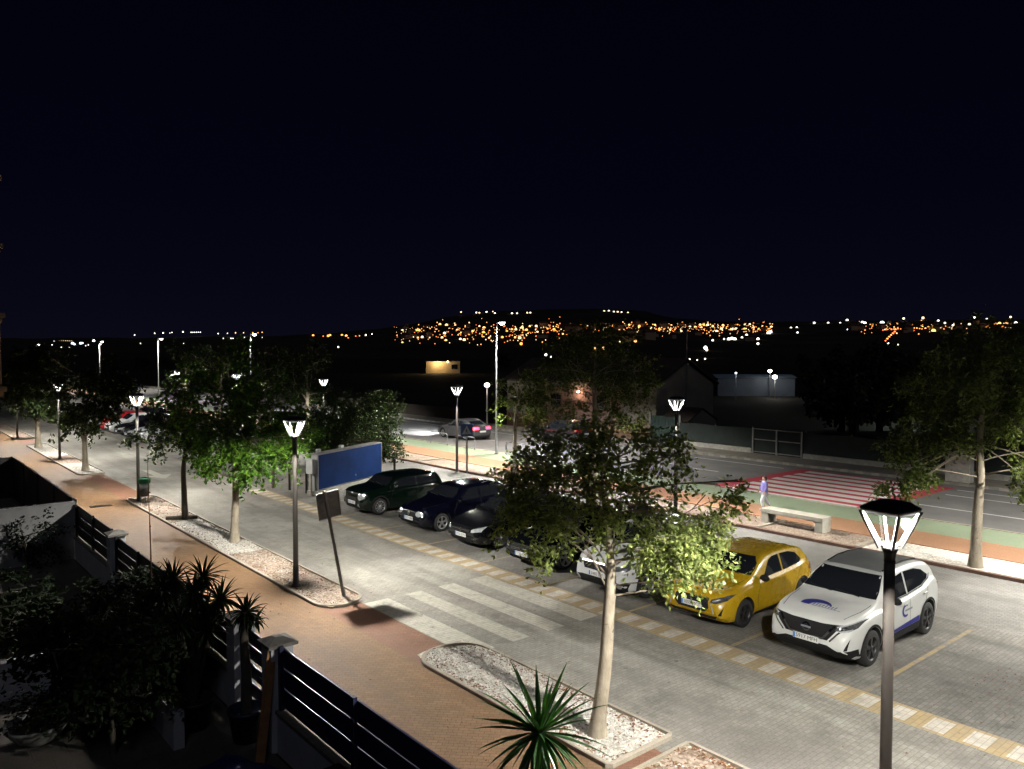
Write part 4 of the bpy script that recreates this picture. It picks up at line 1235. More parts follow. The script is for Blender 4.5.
# blue tarp thrown over a lounger
mb = MB(); vs = []; fs = []; N_ = 22
for i in range(N_ + 1):
    for j in range(N_ + 1):
        u, v = i / N_, j / N_
        x = (u - .5) * 2.0; y = (v - .5) * 1.5
        e = max(abs(u - .5), abs(v - .5)) * 2
        z = .46 - max(0, e - .72) ** 1.3 * 1.9 + .018 * math.sin(u * 17 + v * 5) + .014 * math.sin(v * 21 - u * 8)
        vs.append((x, y, max(.02, z)))
for i in range(N_):
    for j in range(N_):
        a = i * (N_ + 1) + j
        fs.append((a, a + N_ + 1, a + N_ + 2, a + 1))
mb.add(vs, fs, 0, True); o = mb.build('tarpaulin', M['tarp'], None, (3.35, 9.9, 0)); o.rotation_euler.z = R(25); tag(o, 'crumpled dark blue tarpaulin spread over a low heap in the patio', 'tarpaulin')

# next apartment house along the pavement: only the corner of its overhanging balconies reaches into the view
t = thing('apartment_house', 'beige apartment house corner with moulded balcony ledges at the picture edge', 'apartment house', (0, 0, 0))
mb = MB(); mb.box((-3.0, 45, 2.2), (12.0, 13, 4.4)); mb.box((-2.0, 45, 9.6), (12.4, 13, 10.3)); mb.build('wall', M['house_wall'], t)
for z in (4.5, 7.55, 10.4, 13.2):
    mb = MB(); mb.box((-1.9, 44.95, z), (13.1, 13.5, .2), bev=.03); mb.box((-1.9, 44.95, z - .2), (12.9, 13.3, .2), bev=.03); mb.build('balcony_ledge', M['house_wall'], t)
mb = MB(); mb.box((4.34, 38.55, 6.05), (.3, .3, 2.7), bev=.02); mb.build('column', M['house_wall'], t)
# ------------------------------------------------------------------ cars
def pchip(xs, ys, x):
    """monotone cubic through control points"""
    n = len(xs)
    if x <= xs[0]: return ys[0]
    if x >= xs[-1]: return ys[-1]
    h = [xs[i + 1] - xs[i] for i in range(n - 1)]; d = [(ys[i + 1] - ys[i]) / h[i] for i in range(n - 1)]
    m = [d[0]] + [0 if d[i - 1] * d[i] <= 0 else 2 * d[i - 1] * d[i] / (d[i - 1] + d[i]) for i in range(1, n - 1)] + [d[-1]]
    for i in range(n - 1):
        if x <= xs[i + 1]:
            t = (x - xs[i]) / h[i]
            return ((1 + 2 * t) * (1 - t) ** 2) * ys[i] + t * (1 - t) ** 2 * h[i] * m[i] + t * t * (3 - 2 * t) * ys[i + 1] + t * t * (t - 1) * h[i] * m[i + 1]

def car_paint(name, c, rough=.28, metal=.0, coat=.6):
    t = NT(name)
    n = t.noise(1.8, 4)
    t.base(t.ramp(n, [(.3, tuple(x * .9 for x in c)), (.7, tuple(min(1, x * 1.06) for x in c))]))
    d = t.noise(5, 5, .7)
    rr_ = t.node('ShaderNodeMapRange'); rr_.inputs['To Min'].default_value = rough * .75; rr_.inputs['To Max'].default_value = rough * 1.5
    t.link(d, rr_.inputs['Value']); t.link(rr_.outputs[0], t.b.inputs['Roughness'])
    t.set(Metallic=metal, Coat_Weight=coat * .6, Coat_Roughness=.05)
    return t.mat
M['tyre'] = plain('tyre_rubber', (.016, .016, .016), .85, var=.3, scale=20)
M['rim'] = plain('alloy_rim', (.42, .42, .43), .35, .8, .15, 12)
M['rim_dark'] = plain('dark_rim', (.05, .05, .052), .4, .6, .2, 12)
M['well'] = plain('wheel_well', (.008, .008, .008), .9)
M['trim'] = plain('black_plastic_trim', (.012, .012, .013), .7, var=.2, spec=.2)
M['chrome'] = plain('chrome', (.6, .6, .6), .15, 1.0, .05)
M['lens'] = plain('headlight_lens', (.55, .57, .58), .12, .3, .35, 14, coat=1.0)
M['lens_dark'] = plain('smoked_headlight', (.12, .125, .13), .1, .4, .5, 18, coat=1.0)
M['tail'] = plain('red_tail_lens', (.3, .008, .008), .2, coat=1.0)
M['tail_lit'] = emit('lit_tail_lamp', (1, .02, .05), 16)
M['plate'] = plain('plate_white', (.68, .68, .66), .5, var=.04)
M['plate_blue'] = plain('plate_blue', (.06, .2, .55), .5, var=.04)
M['ink'] = plain('plate_ink', (.01, .01, .012), .5)
M['logo_blue'] = plain('logo_blue', (.02, .025, .22), .4)
M['logo_grey'] = plain('logo_grey', (.2, .21, .25), .4)
M['seat'] = plain('car_interior', (.03, .03, .03), .8)

class Car:
    def __init__(s, label, loc, rz, paint, L=4.0, W=1.75, H=1.46, wb=2.54, fo=.82, r=.315, top=None, belt=None, plan=.2, taper=.74, gc=.17, group=None, cls='car',
                 rim='rim', roof=None, spokes=5, cat='car'):
        s.L, s.W, s.H, s.wb, s.fo, s.r = L, W, H, wb, fo, r
        s.t = thing(cls, label, cat, loc, rz, group)
        s.paint = paint
        s.top = top; s.belt = belt; s.plan = plan; s.taper = taper; s.gc = gc
        s.roof = roof
        s.body(); s.wheels(M[rim], spokes)
    def ztop(s, x): return pchip([a for a, b in s.top], [b for a, b in s.top], x)
    def zbelt(s, x): return min(pchip([a for a, b in s.belt], [b for a, b in s.belt], x), s.ztop(x) - .035)
    def zbot(s, x):
        L = s.L
        return s.gc + .2 * max(0, 1 - x / .35) ** 2 + .2 * max(0, 1 - (L - x) / .4) ** 2
    def wid(s, x):
        L = s.L; w = s.W / 2
        f = max(0, 1 - x / .75); b = max(0, 1 - (L - x) / .8)
        return w * (1 - s.plan * f ** 2.3 - s.plan * .8 * b ** 2.4)
    def section(s, x):
        w, zb, sh, zt = s.wid(x), s.zbot(x), s.zbelt(x), s.ztop(x)
        gh = max(0.02, zt - sh); g = min(1, gh / (s.H - .96 * s.H * .62))
        wr = w * (.9 + (s.taper - .9) * g)
        m = zb + (sh - zb) * .45
        P = [(0, zb), (w * .55, zb), (w * .86, zb + .01), (w * .955, zb + .07), (w * .99, m - .1), (w * 1.0, m + .02), (w * .995, sh - .12), (w * .975, sh - .035), (w * .935, sh + .004),
             (w * .93 + (wr - w * .93) * .35, sh + gh * .33), (w * .93 + (wr - w * .93) * .8, sh + gh * .74), (wr * .965, sh + gh * .9), (wr * .86, sh + gh * .965), (wr * .5, sh + gh * .993), (0, zt)]
        # Catmull-Rom resample
        out = []
        for i in range(len(P) - 1):
            a, b, c, d = P[max(i - 1, 0)], P[i], P[i + 1], P[min(i + 2, len(P) - 1)]
            for k in range(2):
                u = k / 2
                out.append(tuple(.5 * ((2 * b[q]) + (c[q] - a[q]) * u + (2 * a[q] - 5 * b[q] + 4 * c[q] - d[q]) * u * u + (3 * b[q] - a[q] - 3 * c[q] + d[q]) * u ** 3) for q in (0, 1)))
        out.append(P[-1])
        out[0] = (0, out[0][1])
        return out
    def body(s):
        L = s.L
        xs = sorted(set([0, .012, .035, .07, .12, .18, .25] + [round(.25 + (L - .5) * k / 56, 4) for k in range(57)] + [L - .25, L - .18, L - .12, L - .07, L - .035, L - .012, L]))
        ring = []; V = []; F = []
        for x in xs:
            half = s.section(x)
            e = 0
            if x < .12: e = 1 - math.sqrt(max(0, 1 - ((.12 - x) / .12) ** 2))
            if x > L - .12: e = 1 - math.sqrt(max(0, 1 - ((x - L + .12) / .12) ** 2))
            zc = .5 * (half[0][1] + half[-1][1])
            k = 1 - .22 * e
            full = [(y, z) for y, z in half] + [(-y, z) for y, z in half[-2:0:-1]]
            V += [(x, y * (1 - .1 * e), zc + (z - zc) * k) for y, z in full]
        n = len(full)
        for i in range(len(xs) - 1):
            for k in range(n):
                F.append((i * n + k, i * n + (k + 1) % n, (i + 1) * n + (k + 1) % n, (i + 1) * n + k))
        F.append(tuple(range(n))[::-1]); o = (len(xs) - 1) * n; F.append(tuple(o + k for k in range(n)))
        V = [Vector(v) for v in V]
        s.bvh = BVHTree.FromPolygons(V, F)
        me = bpy.data.meshes.new('body'); me.from_pydata(V, [], F); me.materials.append(s.paint); me.materials.append(M['well'])
        ob = bpy.data.objects.new('body', me); col.objects.link(ob)
        # wheel arches are cut out of the shell
        mb = MB()
        for cx in (s.fo, s.fo + s.wb):
            for sg in (-1, 1):
                a, b = sg * (s.W / 2 - .27), sg * (s.W / 2 + .2)
                mb.lathe([(0, min(a, b)), (s.r + .055, min(a, b)), (s.r + .055, max(a, b)), (0, max(a, b))], 36, (cx, 0, s.r + .01), axis='y', smooth=False)
        cut = mb.build('cutter', M['well'])
        bm = bmesh.new(); bm.from_mesh(cut.data); bmesh.ops.remove_doubles(bm, verts=bm.verts, dist=1e-5); bmesh.ops.recalc_face_normals(bm, faces=bm.faces); bm.to_mesh(cut.data); bm.free()
        bm = bmesh.new(); bm.from_mesh(me); bmesh.ops.recalc_face_normals(bm, faces=bm.faces); bm.to_mesh(me); bm.free()
        md = ob.modifiers.new('arch', 'BOOLEAN'); md.operation = 'DIFFERENCE'; md.object = cut; md.solver = 'EXACT'
        dg = bpy.context.evaluated_depsgraph_get()
        res = bpy.data.meshes.new_from_object(ob.evaluated_get(dg))
        ob.modifiers.clear(); ob.data = res
        bpy.data.objects.remove(cut)
        for p in res.polygons:
            p.use_smooth = True
            c = p.center
            for cx in (s.fo, s.fo + s.wb):
                dd = math.hypot(c.x - cx, c.z - s.r - .01)
                nr = Vector((c.x - cx, 0, c.z - s.r - .01))
                if dd < s.r + .056 and abs(c.y) > s.W / 2 - .30 and (abs(p.normal.y) < .5 or abs(abs(c.y) - (s.W / 2 - .27)) < .01):
                    p.material_index = 1
        res.set_sharp_from_angle(angle=R(38))
        res.name = 'body'
        ob.parent = s.t
        s.ob = ob
        if s.roof is not None:
            x0, x1 = s.roof[1], s.roof[2]
            hw = s.W / 2 * s.taper * .88
            s.patch('roof_panel', [(x0, -hw * .92), (x1, -hw), (x1, hw), (x0, hw * .92)], 'z', s.roof[0], .004)
    def cast(s, a, b, axis):
        if axis == 'l': h = s.bvh.ray_cast(Vector((a, 5, b)), Vector((0, -1, 0)))
        elif axis == 'r': h = s.bvh.ray_cast(Vector((a, -5, b)), Vector((0, 1, 0)))
        elif axis == 'f': h = s.bvh.ray_cast(Vector((-5, a, b)), Vector((1, 0, 0)))
        elif axis == 'b': h = s.bvh.ray_cast(Vector((s.L + 5, a, b)), Vector((-1, 0, 0)))
        else: h = s.bvh.ray_cast(Vector((a, b, 5)), Vector((0, 0, -1)))
        if h[0] is None: return None
        nn = h[1]
        dv = {'l': (0, 1, 0), 'r': (0, -1, 0), 'f': (-1, 0, 0), 'b': (1, 0, 0), 'z': (0, 0, 1)}[axis]
        if nn.dot(Vector(dv)) < 0: nn = -nn
        return h[0], nn
    def patch(s, name, poly, axis, mat, off=.005, parent=None, step=.05, tris=None):
        """a panel laid on the body surface, a few mm proud of it"""
        if tris is None:
            e = []
            for i in range(len(poly)):
                a, b = Vector(poly[i - 1]), Vector(poly[i])
                n = max(1, int((b - a).length / step))
                e += [a.lerp(b, k / n) for k in range(n)]
            x0, x1 = min(p.x for p in e), max(p.x for p in e); y0, y1 = min(p.y for p in e), max(p.y for p in e)
            g = []
            yy = y0 + step * .5
            while yy < y1:
                xx = x0 + step * .5
                while xx < x1:
                    if min((q - Vector((xx, yy))).length for q in e) > step * .45:
                        g.append(Vector((xx, yy)))
                    xx += step
                yy += step
            ne = len(e)
            res = delaunay_2d_cdt(e + g, [(k, (k + 1) % ne) for k in range(ne)], [], 1, 1e-6)
            pv, pf = res[0], res[2]
        else:
            pv, pf = tris
        hit = []; 
        for p in pv:
            h = s.cast(p[0], p[1], axis)
            hit.append(None if h is None else h[0] + h[1] * off)
        fs = [tuple(f) for f in pf if all(hit[i] is not None for i in f)]
        fs = [f for f in fs if max((hit[f[i]] - hit[f[i - 1]]).length for i in range(len(f))) < .6]
        # keep the one connected piece with the most faces
        par = list(range(len(hit)))
        def find(a):
            while par[a] != a:
                par[a] = par[par[a]]; a = par[a]
            return a
        for f in fs:
            for i in f[1:]:
                par[find(i)] = find(f[0])
        cnt = {}
        for f in fs:
            cnt[find(f[0])] = cnt.get(find(f[0]), 0) + 1
        if cnt:
            best = max(cnt, key=cnt.get); fs = [f for f in fs if find(f[0]) == best]
        use = sorted({i for f in fs for i in f}); ix = {a: b for b, a in enumerate(use)}
        mb = MB(); mb.add([hit[i] for i in use], [tuple(ix[i] for i in f) for f in fs], 0, True)
        return mb.build(name, mat, parent or s.t)
    def both(s, name, poly, mat, off=.005, **k):
        out = []
        for ax in ('l', 'r'):
            out.append(s.patch(name, poly, ax, mat, off, **k))
        return out
    def strip(s, name, pts, axis, w, mat, off=.0055, parent=None):
        """a thin line on the surface"""
        P = []
        for a, b in zip(pts, pts[1:]):
            a, b = Vector(a), Vector(b); n = max(1, int((b - a).length / .05))
            P += [a.lerp(b, k / n) for k in range(n)]
        P.append(Vector(pts[-1]))
        pv = []; pf = []
        for i, p in enumerate(P):
            t = (P[min(i + 1, len(P) - 1)] - P[max(i - 1, 0)]).normalized(); nn = Vector((-t.y, t.x)) * w / 2
            pv += [p + nn, p - nn]
        for i in range(len(P) - 1):
            pf.append((2 * i, 2 * i + 1, 2 * i + 3, 2 * i + 2))
        return s.patch(name, None, axis, mat, off, parent, tris=(pv, pf))
    def wheels(s, rimm, spokes):
        r = s.r
        for cx in (s.fo, s.fo + s.wb):
            for sg in (-1, 1):
                yc = sg * (s.W / 2 - .115)
                mb = MB()
                pr = [(r * .66, -.1), (r * .9, -.105), (r * .98, -.085), (r, -.05), (r, .05), (r * .98, .085), (r * .9, .105), (r * .7, .1), (r * .66, .08)]
                mb.lathe(pr, 32, (cx, yc, r), axis='y'); w = mb.build('wheel', M['tyre'], s.t)
                mb = MB()
                f = sg
                mb.lathe([(0, .0 * f), (r * .64, .0 * f), (r * .67, .08 * f), (r * .715, .098 * f), (r * .68, .1 * f)], 30, (cx, yc, r), axis='y', m=1)
                mb.lathe([(r * .715, .098 * f), (r * .69, .104 * f), (r * .63, .095 * f), (r * .62, .06 * f)], 30, (cx, yc, r), axis='y')
                mb.lathe([(r * .17, .05 * f), (r * .16, .09 * f), (0, .092 * f)], 14, (cx, yc, r), axis='y')
                for k in range(spokes):
                    a = 2 * math.pi * k / spokes + .3
                    for da in ((-.13, .13) if spokes <= 6 else (0,)):
                        c, sn = math.cos(a + da), math.sin(a + da); tx, tz = -sn, c
                        wd = r * .045
                        q = []
                        for rr_, yy, ww in ((r * .1, .088, wd), (r * .66, .094, wd * 1.15)):
                            q += [(cx + c * rr_ + tx * ww, yc + yy * f, r + sn * rr_ + tz * ww), (cx + c * rr_ - tx * ww, yc + yy * f, r + sn * rr_ - tz * ww)]
                        q += [(p[0], p[1] - .03 * f, p[2]) for p in q]
                        mb.add(q, [(0, 1, 3, 2), (0, 2, 6, 4), (1, 5, 7, 3), (4, 6, 7, 5)], 0)
                mb.build('rim', [rimm, M['well']], w)
    def plate(s, txt, z, blue=True, axis='f', w=.52, y=0.0):
        h = s.cast(y, z, axis)
        sg = -1 if axis == 'f' else 1
        x = h[0].x + sg * .018
        mb = MB()
        mb.box((x, y, z), (.012, w, .115), 0, bev=.003)
        # lettering faces away from the car
        if txt:
            vs, fs = text_mesh(txt, .105)
            mx = max(abs(v.x) for v in vs); sc_ = min(1.0, (w * .42) / mx)
            mb.add([(x + sg * .0075, y - .02 * (-sg) * 0 + (v.x * sc_ * (1 if sg > 0 else -1)) + (.02 if sg < 0 else -.02) * -1, z + v.y) for v in vs], [f if sg > 0 else f for f in fs], 1)
        if blue:
            yy = y + (w / 2 - .025) * (1 if sg < 0 else -1)
            mb.quad((x + sg * .0078, yy - .022, z - .052), (x + sg * .0078, yy + .022, z - .052), (x + sg * .0078, yy + .022, z + .052), (x + sg * .0078, yy - .022, z + .052), 2)
        return mb.build('number_plate', [M['plate'], M['ink'], M['plate_blue']], s.t)
    def mirrors(s, x, z, mat=None):
        for sg in (-1, 1):
            h = s.cast(x, z, 'l' if sg > 0 else 'r')
            y = h[0].y
            mb = MB(); mb.sphere((x, y + sg * .13, z + .03), (.07, .115, .075), seg=16, ring=10); mb.tube([(x + .02, y - sg * .02, z - .01), (x, y + sg * .08, z)], .022, 6)
            m_ = mb.build('mirror', mat or s.paint, s.t)
    def handles(s, pts):
        for x, z in pts:
            for ax, sg in (('l', 1), ('r', -1)):
                h = s.cast(x, z, ax)
                if h is None: continue
                mb = MB(); mb.box((x, h[0].y + sg * .016, z), (.17, .03, .026), bev=.008); mb.build('handle', s.paint, s.t)
    def windscreen(s, zb, zt, k0=.86, k1=.985, mat=None):
        """front glass between heights zb and zt, following the pillar line"""
        def half(z, f):
            # outermost y where the front surface is still the glass
            lo = 0.0
            for q in range(60):
                y = s.W / 2 * (1 - q / 60)
                h = s.cast(y, z, f)
                if h is not None and abs(h[1].x) > .33:
                    return y
            return .4
        pts = []
        for z in (zb, (zb * 2 + zt) / 3, (zb + 2 * zt) / 3, zt):
            pts.append((half(z, 'f'), z))
        poly = [(-a * k1 + .0, z) for a, z in pts] + [(a * k1, z) for a, z in pts[::-1]]
        w = s.patch('windscreen', poly, 'f', mat or M['glass'], .004)
        return w
    def rear_glass(s, zb, zt, k=.72):
        hw = s.W / 2 * s.taper
        return s.patch('rear_window', [(-hw * k * 1.1, zb), (-hw * k, zt), (hw * k, zt), (hw * k * 1.1, zb)], 'b', M['glass'], .004)
    def wipers(s, z):
        for y in (-.45, .12):
            P = []
            for k in range(5):
                h = s.cast(y + k * .13, z + .01 * k, 'f')
                if h: P.append(h[0] + h[1] * .014)
            if len(P) > 2:
                mb = MB(); mb.tube(P, .008, 5); mb.build('wiper', M['trim'], s.t)

def shift(poly, dx=0, dz=0): return [(a + dx, b + dz) for a, b in poly]
def rrect(cx, cy, w, h, r=.04, n=4):
    out = []
    for sx, sy, a0 in ((1, 1, 0), (-1, 1, 90), (-1, -1, 180), (1, -1, 270)):
        for k in range(n + 1):
            a = R(a0 + 90 * k / n); out.append((cx + sx * (w / 2 - r) + r * math.cos(a), cy + sy * (h / 2 - r) + r * math.sin(a)))
    return out
def ellipse(cx, cy, a, b, n=18, rot=0):
    return [(cx + a * math.cos(2 * math.pi * k / n) * math.cos(rot) - b * math.sin(2 * math.pi * k / n) * math.sin(rot), cy + a * math.cos(2 * math.pi * k / n) * math.sin(rot) + b * math.sin(2 * math.pi * k / n) * math.cos(rot)) for k in range(n)]
def mirror(poly): return [(-a, b) for a, b in poly][::-1]

def lights_front(c, poly, mat, name='headlight', **k):
    return [c.patch(name, poly, 'f', mat, .006, step=.035, **k), c.patch(name, mirror(poly), 'f', mat, .006, step=.035, **k)]

def common(c, doors, hinge_z, sill):
    """door shut lines"""
    for pts in doors:
        for ax in ('l', 'r'):
            c.strip('door_gap', pts, ax, .011, M['well'], .003)

# ---- white crossover with logos
def crossover():
    L, W, H = 4.28, 1.80, 1.62
    top = [(0, .80), (.06, .90), (.2, .965), (.6, 1.03), (1.06, 1.09), (1.25, 1.17), (1.85, 1.53), (2.1, 1.6), (2.6, 1.62), (3.2, 1.6), (3.62, 1.53), (3.8, 1.42), (4.1, 1.08), (4.2, .98), (4.28, .82)]
    belt = [(0, .62), (.25, .84), (1.1, .985), (2.4, 1.01), (3.3, 1.08), (3.75, 1.2), (4.1, 1.04), (4.28, .76)]
    P = car_paint('white_car_paint', (.66, .665, .64), .3)
    c = Car('white crossover car with blue logo on its bonnet and blue sill stripe', (13.86, 7.77, 0), R(1.0), P, L, W, H, 2.6, .86, .345, top, belt, .17, .76, .2, 'cars parked in the bays', 'parked_car', 'rim_dark',
            (plain('grey_roof', (.25, .255, .25), .35, .2, .1, 3, coat=.5), 1.93, 3.55), 5)
    c.windscreen(1.165, 1.51)
    c.rear_glass(1.15, 1.42)
    fw = [(1.75, 1.06), (2.0, 1.37), (2.2, 1.46), (2.48, 1.485), (2.5, 1.06)]
    rw = [(2.56, 1.065), (2.55, 1.487), (3.05, 1.47), (3.35, 1.40), (3.56, 1.27), (3.5, 1.2), (3.2, 1.11)]
    c.both('side_window', fw, M['glass']); c.both('side_window', rw, M['glass'])
    for a in ('l', 'r'):
        c.strip('window_trim', [(1.68, 1.045), (2.5, 1.045), (3.2, 1.09), (3.55, 1.2), (3.63, 1.285)], a, .018, M['chrome'], .007)
    # V grille
    c.patch('grille', [(-.68, .905), (-.42, .58), (.42, .58), (.68, .905), (.3, .87), (-.3, .87)], 'f', M['trim'], .006)
    for sg in (1, -1):
        pts = [(sg * .55, .87), (sg * .33, .60), (sg * .1, .585)]
        c.strip('grille_chrome', pts, 'f', .038, M['chrome'], .013)
        pts = [(sg * .72, .87), (sg * .47, .575)]
        c.strip('grille_chrome', pts, 'f', .028, M['chrome'], .012)
        c.patch('headlight', [(sg * .56, .80), (sg * .6, .86), (sg * .82, .93), (sg * .86, .95), (sg * .84, .84), (sg * .76, .79)][::sg], 'f', M['lens_dark'], .009, step=.03)
        c.patch('daytime_lamp', [(sg * .58, .868), (sg * .84, .955), (sg * .845, .938), (sg * .6, .85)][::sg], 'f', M['lens'], .013, step=.03)
        c.patch('daytime_lamp', [(sg * .62, .80), (sg * .8, .83), (sg * .79, .8), (sg * .65, .778)][::sg], 'f', M['lens'], .013, step=.03)
        c.patch('fog_vent', [(sg * .72, .45), (sg * .8, .68), (sg * .77, .46)][::sg], 'f', M['trim'], .008, step=.03)
    c.patch('front_bumper', [(-.86, .46), (-.62, .42), (-.42, .49), (.42, .49), (.62, .42), (.86, .46), (.85, .25), (.5, .215), (-.5, .215), (-.85, .25)], 'f', M['trim'], .008)
    e = c.strip('emblem', ellipse(0, .745, .07, .07) + [(.07, .745)], 'f', .025, M['chrome'], .016)
    c.patch('emblem_bar', [(-.1, .73), (.1, .73), (.1, .76), (-.1, .76)], 'f', M['logo_grey'], .02, e, step=.03)
    c.plate('5917 MFH', .535)
    # sill cladding, arches, stripe
    for a in ('l', 'r'):
        c.patch('sill_cladding', [(1.24, .255), (3.07, .255), (3.04, .42), (1.26, .42)], a, M['trim'], .008)
        c.patch('blue_stripe', [(1.3, .425), (3.0, .425), (2.98, .545), (2.3, .52), (1.33, .47)], a, M['logo_blue'], .009)
        for cx in (.86, 3.46):
            arc_o = [(cx + .455 * math.cos(R(q)), .355 + .455 * math.sin(R(q))) for q in range(-8, 189, 7)]
            arc_i = [(cx + .402 * math.cos(R(q)), .355 + .402 * math.sin(R(q))) for q in range(-8, 189, 7)]
            c.patch('arch_trim', arc_o + arc_i[::-1], a, M['trim'], .008, step=.045)
        # round door logo: half ring and small words
        ring = [(2.32 + .17 * math.cos(R(q)), .77 + .13 * math.sin(R(q))) for q in range(60, 301, 15)] + [(2.33 + .12 * math.cos(R(q)), .77 + .085 * math.sin(R(q))) for q in range(300, 59, -15)]
        c.patch('door_logo', ring, a, M['logo_blue'], .006, step=.04)
        c.patch('door_logo', [(2.28, .755), (2.62, .755), (2.62, .79), (2.28, .79)], a, M['logo_grey'], .0065, step=.04)
    # bonnet logo: tapering blue swoosh over a line of grey lettering
    sw = []
    for k in range(15):
        q = R(200 - 190 * k / 14); sw.append((.66 + .15 * math.sin(q) * -1 + .0, .0 - .3 * math.cos(q)))
    # swoosh in (x, y): arc bulging towards the windscreen
    outer = [(.56 + .25 * math.sin(R(q)), .30 * math.cos(R(q)) + .1) for q in range(-16, 171, 11)]
    inner = [(.53 + .14 * math.sin(R(q)), .21 * math.cos(R(q)) + .0) for q in range(164, -17, -12)]
    c.patch('bonnet_logo', outer + inner, 'z', M['logo_blue'], .005, step=.04)
    for k in range(9):
        y = .2 - k * .062
        c.patch('logo_stroke', [(.52, y + .02), (.60 + .02 * (k % 3), y + .012), (.60 + .02 * (k % 3), y - .016), (.52, y - .01)], 'z', M['logo_grey'], .006, step=.03)
    c.patch('logo_stroke', [(.49, .16), (.505, .16), (.505, -.42), (.49, -.42)], 'z', M['logo_blue'], .006, step=.04)
    common(c, [[(1.42, .44), (1.38, .75), (1.55, 1.02)], [(2.53, .44), (2.53, 1.05)], [(3.05, .5), (3.3, .75), (3.42, 1.05)]], 0, 0)
    for sg in (1, -1):
        c.strip('bonnet_gap', [(.25, sg * .62), (.7, sg * .72), (1.1, sg * .74)], 'z', .012, M['well'], .003)
    c.mirrors(1.72, 1.06, M['trim']); c.handles([(2.32, .9), (3.28, .95)]); c.wipers(1.155)
    for sg in (1, -1):
        c.patch('tail_light', [(4.02, .98), (4.2, .88), (4.22, .98), (3.9, 1.06)], 'l' if sg > 0 else 'r', M['tail'], .008, step=.03)
        mb = MB(); pts = []
        for x in (1.95, 2.4, 2.9, 3.5):
            h_ = c.cast(x, sg * W / 2 * .76 * .84, 'z'); pts.append(h_[0] + Vector((0, 0, .03)))
        mb.tube(pts, .016, 6); mb.build('roof_rail', M['trim'], c.t)
    return c

